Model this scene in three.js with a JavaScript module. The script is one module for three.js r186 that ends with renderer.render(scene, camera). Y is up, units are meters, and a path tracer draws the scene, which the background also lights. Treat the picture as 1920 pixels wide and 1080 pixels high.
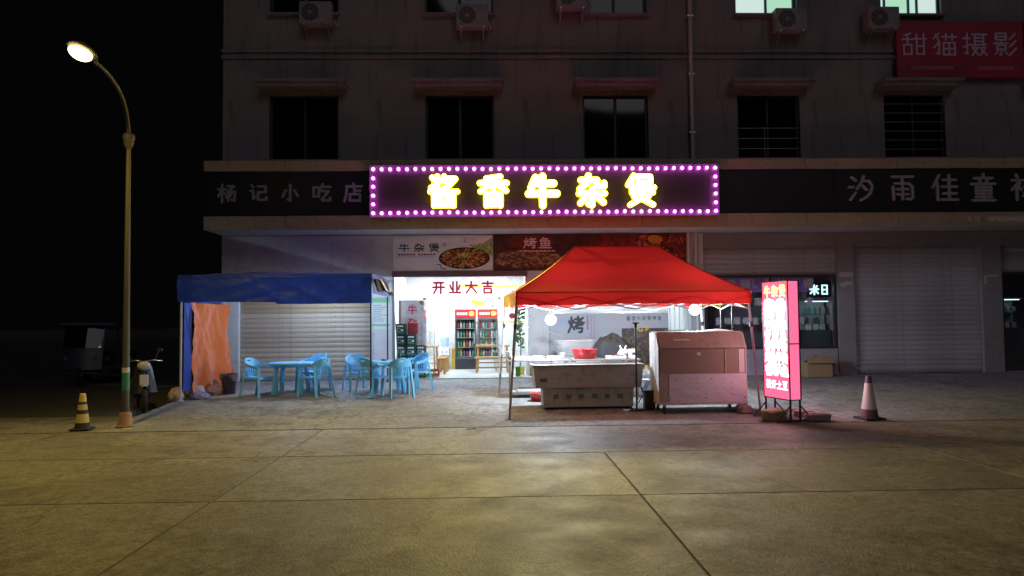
import * as THREE from 'three';
import { mergeGeometries, toCreasedNormals } from 'three/addons/utils/BufferGeometryUtils.js';
import { RoundedBoxGeometry } from 'three/addons/geometries/RoundedBoxGeometry.js';
import { RectAreaLightUniformsLib } from 'three/addons/lights/RectAreaLightUniformsLib.js';

// ---------------------------------------------------------------- camera, sky, night fill, exposure
const scene = new THREE.Scene();
const camera = new THREE.PerspectiveCamera(42.56, 16 / 9, 0.1, 600);
camera.position.set(0, 1.8, 18.5);
camera.rotation.order = 'YXZ';
camera.rotation.set(0.0433, -0.028, -0.01);
const renderer = new THREE.WebGLRenderer({ antialias: true });
renderer.toneMapping = THREE.LinearToneMapping;
renderer.toneMappingExposure = 1;
renderer.shadowMap.enabled = true;
renderer.shadowMap.type = THREE.PCFSoftShadowMap;
RectAreaLightUniformsLib.init();
{
  // a clear night sky over a small town: almost black, the same in every direction
  const w = 32, h = 16, d = new Float32Array(w * h * 4);
  for (let i = 0; i < w * h; i++) d.set([0.0011, 0.0011, 0.0012, 1], i * 4);
  const sky = new THREE.DataTexture(d, w, h, THREE.RGBAFormat, THREE.FloatType);
  sky.mapping = THREE.EquirectangularReflectionMapping; sky.needsUpdate = true;
  scene.background = sky; scene.environment = sky;
}
// faint, broad night light from behind the viewer (fill added for town glow)
const townFill = new THREE.DirectionalLight(new THREE.Color().setRGB(0.97, 0.9, 0.98), 0.13);
townFill.position.set(7, 17, 24); townFill.target.position.set(2, 2, 0); townFill.castShadow = true; townFill.shadow.radius = 60;
Object.assign(townFill.shadow.camera, { left: -25, right: 25, top: 25, bottom: -25, near: 1, far: 80 });
scene.add(townFill, townFill.target);

// ---------------------------------------------------------------- helpers
let seed = 12345;
const rnd = (a = 0, b = 1) => { seed = (seed * 1664525 + 1013904223) >>> 0; return a + (b - a) * (seed / 4294967296); };
const V = (x, y, z) => new THREE.Vector3(x, y, z);
const gy = (z) => (z >= 5.6 ? 0.012 : z <= 0 ? 0.35 : 0.012 + 0.338 * (1 - z / 5.6));   // height of the sloping forecourt
const taken = new Map();
const numbered = (n) => { const k = taken.get(n) ?? 0; taken.set(n, k + 1); return k ? `${n}_${String(k).padStart(3, '0')}` : n; };
function shade(o) { o.traverse((m) => { if (m.isMesh) { m.castShadow = true; m.receiveShadow = true; } }); return o; }
function thing(name, label, category, [x, y, z] = [0, 0, 0], turn = 0, group) {
  const o = new THREE.Group(); o.name = numbered(name); o.position.set(x, y, z); o.rotation.y = turn;
  o.userData = { label, category }; if (group) o.userData.group = group; scene.add(o); return o;
}
function structure(name) { const o = new THREE.Group(); o.name = name; o.userData = { kind: 'structure' }; scene.add(o); return o; }
function part(name, geo, mat, parent, [x, y, z] = [0, 0, 0], [rx, ry, rz] = [0, 0, 0]) {
  const m = new THREE.Mesh(Array.isArray(geo) ? join(geo) : geo, mat); m.name = name; m.position.set(x, y, z); m.rotation.set(rx, ry, rz);
  m.castShadow = m.receiveShadow = true; parent.add(m); return m;
}
function single(name, geo, mat, label, category, pos, rot, group) {
  const m = part(numbered(name), geo, mat, scene, pos, rot); m.userData = { label, category }; if (group) m.userData.group = group; return m;
}
const copy = (o, pos, turn, label) => { const c = o.clone(); c.name = numbered(o.name.replace(/_\d{3}$/, '')); c.userData = { ...o.userData }; if (label) c.userData.label = label; c.position.set(...pos); c.rotation.y = turn; scene.add(c); return c; };
function metric(g) {   // uv in metres from the shape's own axes
  const p = g.attributes.position; if (!g.attributes.normal) g.computeVertexNormals(); const n = g.attributes.normal, uv = new Float32Array(p.count * 2);
  for (let i = 0; i < p.count; i++) {
    const ax = Math.abs(n.getX(i)), ay = Math.abs(n.getY(i)), az = Math.abs(n.getZ(i));
    const [u, v] = ay > ax && ay > az ? [p.getX(i), p.getZ(i)] : ax > az ? [p.getZ(i), p.getY(i)] : [p.getX(i), p.getY(i)];
    uv[i * 2] = u; uv[i * 2 + 1] = v;
  }
  return g.setAttribute('uv', new THREE.BufferAttribute(uv, 2));
}
const strip = (g) => { const o = g.index ? g.toNonIndexed() : g; for (const k of Object.keys(o.attributes)) if (!['position', 'normal', 'uv'].includes(k)) o.deleteAttribute(k); return o; };
const join = (list) => mergeGeometries(list.map(strip));
const at = (g, x, y, z, rx = 0, ry = 0, rz = 0) => { if (rx) g.rotateX(rx); if (ry) g.rotateY(ry); if (rz) g.rotateZ(rz); return g.translate(x, y, z); };
const bx = (w, h, d, x = 0, y = 0, z = 0, rx = 0, ry = 0, rz = 0) => at(metric(new THREE.BoxGeometry(w, h, d)), x, y, z, rx, ry, rz);
const rb = (w, h, d, r, x = 0, y = 0, z = 0, rx = 0, ry = 0, rz = 0) => at(metric(new RoundedBoxGeometry(w, h, d, 2, r)), x, y, z, rx, ry, rz);
const between = (x0, x1, y0, y1, z0, z1) => metric(bx(x1 - x0, y1 - y0, z1 - z0, (x0 + x1) / 2, (y0 + y1) / 2, (z0 + z1) / 2));
const cyl = (r0, r1, h, x = 0, y = 0, z = 0, seg = 20, rx = 0, ry = 0, rz = 0) => at(new THREE.CylinderGeometry(r0, r1, h, seg), x, y, z, rx, ry, rz);
const tube = (pts, r, seg = 24, rad = 8) => new THREE.TubeGeometry(new THREE.CatmullRomCurve3(pts.map((p) => V(...p))), seg, r, rad, false);
const rod = (a, b, r, seg = 8) => { const A = V(...a), B = V(...b), g = new THREE.CylinderGeometry(r, r, A.distanceTo(B), seg); g.applyQuaternion(new THREE.Quaternion().setFromUnitVectors(V(0, 1, 0), B.clone().sub(A).normalize())); return g.translate(...A.add(B).multiplyScalar(0.5)); };
const bar = (a, b, w, h) => { const A = V(...a), B = V(...b), L = A.distanceTo(B), g = new THREE.BoxGeometry(w, L, h); g.applyQuaternion(new THREE.Quaternion().setFromUnitVectors(V(0, 1, 0), B.clone().sub(A).normalize())); return metric(g).translate(...A.add(B).multiplyScalar(0.5)); };
const lathe = (pts, seg = 28) => new THREE.LatheGeometry(pts.map(([r, y]) => new THREE.Vector2(r, y)), seg);
function ribbon(pts, w, h, n = 16) {   // a flat strap swept along a smooth path
  const s = new THREE.Shape([[-w / 2, -h / 2], [w / 2, -h / 2], [w / 2, h / 2], [-w / 2, h / 2]].map((p) => new THREE.Vector2(...p)));
  return new THREE.ExtrudeGeometry(s, { steps: n, bevelEnabled: false, extrudePath: new THREE.CatmullRomCurve3(pts.map((p) => V(...p))) });
}
function sheet(nu, nv, f, thick = 0) {   // a grid surface; with thick > 0 a closed skin
  const pos = [], uv = [], idx = [], side = (off) => {
    const base = pos.length / 3, e = 1e-3;
    for (let j = 0; j <= nv; j++) for (let i = 0; i <= nu; i++) {
      const u = i / nu, v = j / nv, p = f(u, v);
      if (off) {
        const a = f(Math.min(1, u + e), v), b = f(Math.max(0, u - e), v), c = f(u, Math.min(1, v + e)), d = f(u, Math.max(0, v - e));
        const n = V(a[0] - b[0], a[1] - b[1], a[2] - b[2]).cross(V(c[0] - d[0], c[1] - d[1], c[2] - d[2])).normalize().multiplyScalar(off);
        pos.push(p[0] + n.x, p[1] + n.y, p[2] + n.z);
      } else pos.push(...p);
      uv.push(u, v);
    }
    return base;
  };
  const quad = (a, b, c, d, flip) => (flip ? idx.push(a, c, b, a, d, c) : idx.push(a, b, c, a, c, d));
  const A = side(thick / 2), W = nu + 1;
  for (let j = 0; j < nv; j++) for (let i = 0; i < nu; i++) quad(A + j * W + i, A + j * W + i + 1, A + (j + 1) * W + i + 1, A + (j + 1) * W + i);
  if (thick) {
    const B = side(-thick / 2);
    for (let j = 0; j < nv; j++) for (let i = 0; i < nu; i++) quad(B + j * W + i, B + j * W + i + 1, B + (j + 1) * W + i + 1, B + (j + 1) * W + i, true);
    for (let i = 0; i < nu; i++) { quad(A + i, B + i, B + i + 1, A + i + 1); const t = nv * W; quad(A + t + i, A + t + i + 1, B + t + i + 1, B + t + i); }
    for (let j = 0; j < nv; j++) { quad(A + j * W, A + (j + 1) * W, B + (j + 1) * W, B + j * W); const t = nu; quad(A + j * W + t, B + j * W + t, B + (j + 1) * W + t, A + (j + 1) * W + t); }
  }
  const g = new THREE.BufferGeometry(); g.setAttribute('position', new THREE.Float32BufferAttribute(pos, 3)); g.setAttribute('uv', new THREE.Float32BufferAttribute(uv, 2)); g.setIndex(idx);
  if (thick) return toCreasedNormals(g, 0.9);
  g.computeVertexNormals(); return g;
}

// ---------------------------------------------------------------- noise and textures
const hash = (x, y, s) => { let h = (x * 374761393 + y * 668265263 + s * 974634777) | 0; h = Math.imul(h ^ (h >>> 13), 1274126177); return ((h ^ (h >>> 16)) >>> 0) / 4294967296; };
function vnoise(x, y, per, s) {   // tileable value noise
  const ix = Math.floor(x), iy = Math.floor(y), fx = x - ix, fy = y - iy, u = fx * fx * (3 - 2 * fx), v = fy * fy * (3 - 2 * fy), m = (k) => ((k % per) + per) % per;
  const a = hash(m(ix), m(iy), s), b = hash(m(ix + 1), m(iy), s), c = hash(m(ix), m(iy + 1), s), d = hash(m(ix + 1), m(iy + 1), s);
  return a + (b - a) * u + (c - a) * v + (a - b - c + d) * u * v;
}
const fbm = (x, y, per, s, oct = 4) => { let t = 0, a = 0.5, n = 0; for (let o = 0; o < oct; o++) { t += a * vnoise(x, y, per, s + o); n += a; a *= 0.5; x *= 2; y *= 2; per *= 2; } return t / n; };
function texture(n, f, metres, srgb) {   // f(u, v) -> [r, g, b] linear 0..1
  const d = new Uint8Array(n * n * 4);
  const enc = (c) => 255 * (srgb ? (c <= 0.0031308 ? 12.92 * c : 1.055 * Math.pow(c, 1 / 2.4) - 0.055) : c);
  for (let y = 0; y < n; y++) for (let x = 0; x < n; x++) { const c = f(x / n, y / n); for (let k = 0; k < 3; k++) d[(y * n + x) * 4 + k] = Math.max(0, Math.min(255, enc(c[k] ?? c[0]))); d[(y * n + x) * 4 + 3] = 255; }
  const t = new THREE.DataTexture(d, n, n); t.wrapS = t.wrapT = THREE.RepeatWrapping; t.magFilter = THREE.LinearFilter; t.minFilter = THREE.LinearMipmapLinearFilter; t.generateMipmaps = true;
  if (srgb) t.colorSpace = THREE.SRGBColorSpace; t.repeat.set(1 / metres, 1 / metres); t.needsUpdate = true; return t;
}
function canvasTex(w, h, draw) {
  const c = document.createElement('canvas'); c.width = w; c.height = h; draw(c.getContext('2d'), w, h);
  const t = new THREE.CanvasTexture(c); t.colorSpace = THREE.SRGBColorSpace; t.magFilter = THREE.LinearFilter; return t;
}
const M = (r, g, b, rough = 0.7, more = {}) => new THREE.MeshStandardMaterial({ color: new THREE.Color().setRGB(r, g, b), roughness: rough, ...more });
const P = (r, g, b, rough = 0.7, more = {}) => new THREE.MeshPhysicalMaterial({ color: new THREE.Color().setRGB(r, g, b), roughness: rough, ...more });
const glow = (r, g, b, k = 1) => M(Math.min(1, r), Math.min(1, g), Math.min(1, b), 0.5, { emissive: new THREE.Color().setRGB(r, g, b), emissiveIntensity: k });

const concreteTone = (s) => (u, v) => {
  const coarse = fbm(u * 5, v * 5, 5, s, 4), mid = fbm(u * 22, v * 22, 22, s + 9, 3), fine = vnoise(u * 256, v * 256, 256, s + 17), fine2 = vnoise(u * 128, v * 128, 128, s + 23);
  let t = 0.8 + 0.18 * coarse + 0.2 * (mid - 0.5) + 0.4 * (fine - 0.5) + 0.3 * (fine2 - 0.5);
  const mottle = fbm(u * 64, v * 64, 64, s + 37, 3); t += 0.8 * (mottle - 0.5) * (0.35 + 1.1 * fbm(u * 6, v * 6, 6, s + 41, 2));   // worn surface, exposed aggregate
  const stain = fbm(u * 9 + 3, v * 9 + 1, 9, s + 31, 4); if (stain > 0.58) t *= 1 - Math.min(0.34, (stain - 0.58) * 1.6);   // oil and damp stains
  const speck = hash(Math.floor(u * 512), Math.floor(v * 512), s + 50); if (speck > 0.996) t *= 1.9; else if (speck < 0.003) t *= 0.5;
  const bend = 0.012 * (fbm(v * 7, 3.3, 7, s + 70, 3) - 0.5), line = Math.abs(u - 0.37 - bend * 9 - 0.03 * (fbm(v * 30, 1.1, 30, s + 74, 2) - 0.5));   // a hairline crack, tarred here and there
  if (line < 0.0016 * (0.4 + fbm(v * 12, 8.1, 12, s + 77, 2)) && v > 0.12 && v < 0.78) t *= 0.45;
  const patch = fbm(u * 3 + 0.4, v * 3 + 0.7, 3, s + 90, 3); if (patch > 0.62) t *= 0.86;   // trowelled repair patches
  return [t * 0.31, t * 0.285, t * 0.235];
};
const concreteMap = texture(1024, concreteTone(3), 4.8, true);
const grain = texture(512, (u, v) => { const t = 0.45 * vnoise(u * 128, v * 128, 128, 5) + 0.3 * vnoise(u * 256, v * 256, 256, 8) + 0.25 * fbm(u * 12, v * 12, 12, 11, 3); return [t]; }, 1.6);
const roughMap = texture(256, (u, v) => { const t = 0.62 + 0.3 * fbm(u * 8, v * 8, 8, 61, 4); return [t, t, t]; }, 3.1);
const wallMap = texture(512, (u, v) => {
  let t = 0.84 + 0.3 * (fbm(u * 6, v * 6, 6, 71, 4) - 0.5) + 0.14 * (vnoise(u * 128, v * 128, 128, 73) - 0.5);
  const run = fbm(u * 40, v * 3, 40, 77, 3); if (run > 0.6) t *= 1 - (run - 0.6) * 1.2;   // rain streaks
  return [t, t, t];
}, 3.7, true);
const paintMap = texture(512, (u, v) => { const t = 0.9 + 0.22 * (fbm(u * 7, v * 7, 7, 81, 4) - 0.5) + 0.08 * (vnoise(u * 160, v * 160, 160, 83) - 0.5) - (fbm(u * 11, v * 11, 11, 87, 3) > 0.68 ? 0.12 : 0); return [t, t, t]; }, 2.3, true);
const metalMap = texture(512, (u, v) => { const t = 0.86 + 0.2 * (fbm(u * 5, v * 5, 5, 91, 4) - 0.5) + 0.1 * (vnoise(u * 16, v * 192, 16, 93) - 0.5); const d = fbm(u * 14, v * 14, 14, 97, 3) > 0.66 ? 0.82 : 1; return [t * d, t * d, t * d]; }, 1.3, true);
const dirtMap = texture(512, (u, v) => { const t = 0.6 + 0.8 * fbm(u * 14, v * 14, 14, 101, 4); return [t, t, t]; }, 3.3, true);
const clothBump = texture(256, (u, v) => [0.5 + 0.5 * (vnoise(u * 64, v * 64, 64, 111) - 0.5) + 0.4 * (fbm(u * 6, v * 6, 6, 113, 3) - 0.5)], 0.8);
const woodMap = texture(256, (u, v) => { const t = 0.75 + 0.35 * (fbm(u * 3, v * 26, 26, 121, 3) - 0.3); return [t, t * 0.97, t * 0.92]; }, 0.9, true);

// ---------------------------------------------------------------- Chinese characters as brush strokes on a 100 x 100 square (x, y down)
const GLYPH = {
  杨: '8,30 46,30|27,6 27,96|26,34 8,66|30,42 44,56|54,14 86,14 58,40|54,42 92,42 88,88 76,84|66,44 48,72|78,44 56,88',
  记: '14,10 24,20|8,38 24,38 24,80 36,70|46,16 86,16 86,46|48,46 86,46|48,46 48,84 90,84 90,70',
  小: '50,8 50,90 38,84|28,36 12,68|70,36 88,66',
  吃: '8,22 8,70|8,22 34,22 34,70|8,68 34,68|54,6 42,34|50,20 92,20|50,42 84,42 50,84 54,90 92,88 92,74',
  店: '50,4 54,14|14,18 92,18|16,18 14,60 4,94|54,26 54,56|54,40 86,40|32,58 32,92|32,58 84,58 84,92|32,90 84,90',
  酱: '14,8 20,16|30,4 30,44|10,40 30,28|52,4 40,22|48,12 86,12 62,38 42,46|54,20 64,28|8,52 92,52|20,64 20,96|20,64 80,64 80,96|20,94 80,94|40,52 40,70 34,78|60,52 60,74 72,76|24,84 76,84',
  香: '72,6 28,12|8,26 92,26|50,8 50,52|46,28 10,52|54,28 90,50|28,60 28,96|28,60 72,60 72,96|28,77 72,77|28,94 72,94',
  牛: '28,10 14,42|24,28 84,28|6,60 94,60|50,6 50,96',
  杂: '40,4 38,26 12,46|16,18 66,18 64,38 88,38 88,28|10,60 90,60|50,46 50,96 40,92|38,64 14,90|60,64 86,88',
  煲: '28,4 10,34|22,22 22,58|40,8 40,28|40,8 80,8 80,28|40,27 80,27|34,42 92,42|60,30 60,62|56,44 36,58|64,44 88,58|28,68 34,80|76,66 68,78|50,62 48,78 16,96|52,76 88,96',
  汐: '16,12 30,22|6,46 22,46|10,90 28,66|58,8 50,28 34,52|52,24 76,24 88,42 82,66 66,82 46,92|54,42 68,56',
  雨: '14,10 88,10|18,46 18,90|24,34 74,34 86,46 86,84 78,90 66,88|50,10 50,90|30,54 40,54|30,72 40,72|60,54 70,54|60,72 70,72',
  佳: '30,6 8,48|24,34 24,94|44,22 90,22|66,6 66,46|40,46 94,46|44,70 90,70|66,50 66,90|38,92 96,92',
  童: '50,2 50,12|18,16 82,16|34,20 40,32|66,20 60,32|8,37 92,37|24,48 24,72|24,48 76,48 76,72|24,60 76,60|24,72 76,72|50,48 50,94|22,83 78,83|10,95 90,95',
  袜: '22,4 28,14|8,24 38,24 8,58|24,42 24,94|28,48 40,58|36,36 28,46|46,24 94,24|50,48 90,48|70,6 70,94|68,50 46,80|72,50 94,78',
  甜: '36,6 12,14|4,30 46,30|25,12 25,52|10,52 10,92|10,52 40,52 40,92|10,90 40,90|50,28 98,28|60,8 60,92|88,8 88,92|60,58 88,58|60,90 88,90',
  猫: '28,6 8,26|16,10 30,40 28,90 18,86|28,42 8,64|40,20 96,20|56,8 56,32|80,8 80,32|46,44 46,94|46,44 90,44 90,94|46,68 90,68|68,44 68,94|46,92 90,92',
  摄: '4,26 32,26|20,6 20,90 10,84|4,62 34,50|40,10 96,10|50,10 50,52|84,10 84,56|50,24 84,24|50,38 84,38|38,54 96,50|40,64 62,64 40,94|44,70 64,94|70,64 92,64 70,94|74,70 96,94',
  影: '14,6 14,32|14,6 54,6 54,32|14,19 54,19|14,32 54,32|34,36 34,44|6,46 62,46|18,54 18,70|18,54 52,54 52,70|18,70 52,70|34,70 34,94 26,90|22,76 10,90|46,76 58,90|90,8 68,30|92,36 68,60|94,66 64,96',
  开: '14,14 86,14|8,48 92,48|34,14 34,60 14,92|66,14 66,94',
  业: '36,8 36,86|64,8 64,86|14,34 26,66|86,34 74,66|8,88 92,88',
  大: '8,36 92,36|50,8 48,44 12,92|52,46 90,92',
  吉: '10,22 90,22|50,6 50,44|22,44 78,44|24,60 24,94|24,60 76,60 76,94|24,92 76,92',
  烤: '10,30 16,46|36,26 30,42|24,8 24,50 6,92|26,56 40,76|46,18 82,18|62,4 62,38|42,38 96,38|90,10 44,62|56,54 88,50|58,54 54,70 86,70 82,92 68,92',
  鱼: '38,4 14,30|34,14 66,14 54,28|20,32 20,74|20,32 80,32 80,74|20,53 80,53|50,32 50,74|20,74 80,74|6,92 94,92',
  服: '12,8 10,60 4,94|12,8 40,8 40,90 32,86|12,34 40,34|12,58 40,58|54,8 54,94|54,8 88,8 86,32 74,32|56,46 90,46 58,94|62,56 94,94',
  儿: '32,10 30,50 8,92|64,8 64,86 94,86 94,68',
  帽: '8,26 8,74|8,26 38,26 38,74 32,72|23,6 23,96|48,8 48,40|48,8 92,8 92,40|48,24 92,24|48,40 92,40|54,50 54,94|54,50 86,50 86,94|54,64 86,64|54,79 86,79|54,94 86,94',
  狼: '28,6 8,26|16,10 30,40 28,90 18,86|28,42 8,64|66,4 72,12|50,16 86,16 86,48|50,32 86,32|50,48 86,48|50,16 50,90 66,80|86,58 68,70|58,52 94,94',
  牙: '18,12 82,12|24,12 20,44|8,44 92,44|62,12 62,90 48,86|60,46 12,88',
  土: '20,40 80,40|50,10 50,88|8,90 92,90',
  豆: '10,10 90,10|26,26 26,54|26,26 74,26 74,54|26,54 74,54|34,64 40,80|66,64 60,80|8,92 92,92',
  电: '22,22 22,64|22,22 78,22 78,64|22,43 78,43|22,64 78,64|50,4 50,88 92,88 92,74',
  话: '14,10 24,20|8,38 24,38 24,80 36,70|84,8 48,16|40,32 96,32|66,14 66,56|48,58 48,94|48,58 86,58 86,94|48,92 86,92',
  米: '22,14 34,34|78,14 66,34|8,46 92,46|50,6 50,96|46,50 12,86|54,50 88,86',
  日: '26,8 26,94|26,8 74,8 74,94|26,50 74,50|26,92 74,92',
};
const strokes = {};
for (const [k, s] of Object.entries(GLYPH)) strokes[k] = s.split('|').map((l) => l.split(' ').map((p) => p.split(',').map(Number)));
function write(x, text, left, top, size, weight, { step = size, down = 0, wide = 1, cap = 'round' } = {}) {   // draws characters into a canvas
  x.lineCap = cap; x.lineJoin = 'round'; x.lineWidth = (weight * size) / 100;
  [...text].forEach((ch, k) => {
    for (const l of strokes[ch] ?? []) { x.beginPath(); l.forEach(([a, b], i) => x[i ? 'lineTo' : 'moveTo'](left + (down ? 0 : k * step) + (a * size * wide) / 100, top + (down ? k * step : 0) + (b * size) / 100)); x.stroke(); }
  });
}
function outlines(ch, weight, cap = 'round', N = 112) {   // the merged outline of a character as shapes with holes, in a unit square, y up
  const pad = 14, S = N - 2 * pad, c = document.createElement('canvas'); c.width = c.height = N;
  const x = c.getContext('2d'); x.strokeStyle = '#fff'; write(x, ch, pad, pad, S, weight, { cap });
  const a = x.getImageData(0, 0, N, N).data, val = (i, j) => a[(j * N + i) * 4 + 3] - 127.5;
  const TABLE = [[], ['LB'], ['BR'], ['LR'], ['RT'], ['LB', 'RT'], ['BT'], ['LT'], ['TL'], ['TB'], ['TL', 'BR'], ['TR'], ['RL'], ['RB'], ['BL'], []];
  const next = new Map(), point = new Map();
  for (let j = 0; j < N - 1; j++) for (let i = 0; i < N - 1; i++) {
    const A = val(i, j), B = val(i + 1, j), C = val(i + 1, j + 1), D = val(i, j + 1), k = (A > 0) * 8 + (B > 0) * 4 + (C > 0) * 2 + (D > 0);
    const edge = { T: [`h${i},${j}`, i + A / (A - B), j], B: [`h${i},${j + 1}`, i + D / (D - C), j + 1], L: [`v${i},${j}`, i, j + A / (A - D)], R: [`v${i + 1},${j}`, i + 1, j + B / (B - C)] };
    for (const [p, q] of TABLE[k]) { next.set(edge[p][0], edge[q][0]); point.set(edge[p][0], edge[p].slice(1)); }
  }
  const loops = [];
  while (next.size) { const l = []; let k = next.keys().next().value; while (next.has(k)) { l.push(point.get(k)); const n = next.get(k); next.delete(k); k = n; } if (l.length > 7) loops.push(l); }
  const thin = (l) => {   // Douglas-Peucker
    const keep = (s, e, out) => { let m = 0, w = 0; const [ax, ay] = l[s], [b, d] = l[e], L = Math.hypot(b - ax, d - ay) || 1; for (let i = s + 1; i < e; i++) { const q = Math.abs((b - ax) * (l[i][1] - ay) - (d - ay) * (l[i][0] - ax)) / L; if (q > m) { m = q; w = i; } } if (m > 0.22) { keep(s, w, out); out.push(l[w]); keep(w, e, out); } };
    const h = Math.floor(l.length / 2), out = [l[0]]; keep(0, h, out); out.push(l[h]); keep(h, l.length - 1, out); out.push(l[l.length - 1]); return out;
  };
  const norm = loops.map((l) => thin(l).map(([u, v]) => new THREE.Vector2((u - pad) / S, 1 - (v - pad) / S)));
  const outer = norm.filter((l) => THREE.ShapeUtils.area(l) < 0).map((l) => new THREE.Shape(l));
  const inside = (p, l) => { let q = false; for (let i = 0, j = l.length - 1; i < l.length; j = i++) if ((l[i].y > p.y) !== (l[j].y > p.y) && p.x < ((l[j].x - l[i].x) * (p.y - l[i].y)) / (l[j].y - l[i].y) + l[i].x) q = !q; return q; };
  for (const l of norm) if (THREE.ShapeUtils.area(l) > 0) { const home = outer.filter((s) => inside(l[0], s.getPoints())).sort((s, t) => Math.abs(THREE.ShapeUtils.area(s.getPoints())) - Math.abs(THREE.ShapeUtils.area(t.getPoints())))[0]; if (home) home.holes.push(new THREE.Path(l)); }
  return outer;
}
const letterCache = new Map();
function letter(ch, size, weight, depth, wide = 1, cap = 'round') {   // a raised character, its middle at the origin, its back on z = 0
  const key = [ch, size, weight, depth, wide, cap].join();
  if (!letterCache.has(key)) { const g = new THREE.ExtrudeGeometry(outlines(ch, weight, cap), { depth: depth / size, bevelEnabled: false }); g.translate(-0.5, -0.5, 0).scale(size * wide, size, size); letterCache.set(key, g); }
  return letterCache.get(key);
}

// ---------------------------------------------------------------- materials of the place
const concrete = [0.86, 0.81, 0.9, 0.78].map((k) => M(k, k, k, 0.86, { map: concreteMap, bumpMap: grain, bumpScale: 0.006, roughnessMap: roughMap }));
const forecourtMat = M(0.9, 0.98, 1.18, 0.9, { map: concreteMap, bumpMap: grain, bumpScale: 0.005 });
const soil = M(0.12, 0.1, 0.08, 1, { map: dirtMap }), darkGround = M(0.055, 0.053, 0.05, 0.95, { map: dirtMap });
const wallMat = M(0.29, 0.275, 0.3, 0.85, { map: wallMap, bumpMap: grain, bumpScale: 0.002 });
const whitePaint = M(0.68, 0.68, 0.7, 0.7, { map: paintMap });
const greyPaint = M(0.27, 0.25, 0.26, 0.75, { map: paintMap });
const beige = M(0.42, 0.34, 0.24, 0.5, { map: metalMap });
const blackPanel = M(0.012, 0.012, 0.016, 0.35);
const darkFrame = M(0.03, 0.03, 0.032, 0.45);
const steelTrim = M(0.5, 0.5, 0.5, 0.35, { metalness: 0.8 });
const slatTones = [[0.4, 0.34, 0.27], [0.37, 0.31, 0.245], [0.43, 0.37, 0.295], [0.34, 0.26, 0.175]].map((c) => M(...c, 0.5, { map: metalMap }));
const slatDark = [[0.4, 0.39, 0.43], [0.36, 0.35, 0.39], [0.44, 0.43, 0.47], [0.38, 0.36, 0.4]].map((c) => M(...c, 0.5, { map: metalMap }));
const glass = P(1, 1, 1, 0.02, { transmission: 1, thickness: 0, ior: 1.45 });
const darkGlass = P(0.35, 0.38, 0.4, 0.04, { transmission: 1, thickness: 0, ior: 1.5 });
const pipeMat = M(0.5, 0.5, 0.52, 0.5);
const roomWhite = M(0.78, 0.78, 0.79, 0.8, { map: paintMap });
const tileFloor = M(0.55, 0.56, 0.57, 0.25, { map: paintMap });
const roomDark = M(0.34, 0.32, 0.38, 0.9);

// ---------------------------------------------------------------- ground
{
  const g = structure('ground');
  part('ground_sheet', metric(new THREE.PlaneGeometry(500, 500).rotateX(-Math.PI / 2)), soil, g, [0, -0.06, 0]);
}
{
  const road = structure('road');
  part('road_bed', metric(new THREE.PlaneGeometry(60, 22).rotateX(-Math.PI / 2)), M(0.1, 0.088, 0.066, 1, { map: dirtMap }), road, [0, -0.005, 16.85]);
  const wobble = (n, a) => Array.from({ length: n }, () => rnd(-a, a));
  const rows = [[5.95, 8.42, 1], [8.42, 10.88, 0], [10.88, 15.2, 0], [15.2, 19.5, 0], [19.5, 23.8, 0]];
  let k = 0;
  for (const [z0, z1, wide] of rows) {
    const step = 4.35;
    for (let c = -4; c < 5; c++) {
      // the strip along the gutter has one joint less near the middle
      if (wide && c === 1) continue;
      const x0 = -2.84 + step * c, x1 = x0 + step * (wide && c === 0 ? 2 : 1), gap = 0.011, s = new THREE.Shape(), n = 26, pts = [];
      const e = 0.006;
      for (let i = 0; i < n; i++) pts.push([x0 + gap + ((x1 - x0 - 2 * gap) * i) / n, z0 + gap + Math.abs(wobble(1, e)[0])]);
      for (let i = 0; i < n; i++) pts.push([x1 - gap - Math.abs(wobble(1, e)[0]), z0 + gap + ((z1 - z0 - 2 * gap) * i) / n]);
      for (let i = 0; i < n; i++) pts.push([x1 - gap - ((x1 - x0 - 2 * gap) * i) / n, z1 - gap - Math.abs(wobble(1, e)[0])]);
      for (let i = 0; i < n; i++) pts.push([x0 + gap + Math.abs(wobble(1, e)[0]), z1 - gap - ((z1 - z0 - 2 * gap) * i) / n]);
      pts.forEach(([x, z], i) => s[i ? 'lineTo' : 'moveTo'](x, -z));
      const geo = new THREE.ExtrudeGeometry(s, { depth: 0.06, bevelEnabled: true, bevelThickness: 0.002, bevelSize: 0.002, bevelSegments: 1 }).rotateX(-Math.PI / 2);
      geo.translate(0, -0.062 + rnd(-0.001, 0.001), 0); metric(geo);
      const uv = geo.attributes.uv, ou = rnd(0, 5), ov = rnd(0, 5); for (let i = 0; i < uv.count; i++) uv.setXY(i, uv.getX(i) + ou, uv.getY(i) + ov);
      part('concrete_slab', geo, concrete[(k++ * 7) % 4], road);
    }
  }
}
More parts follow.
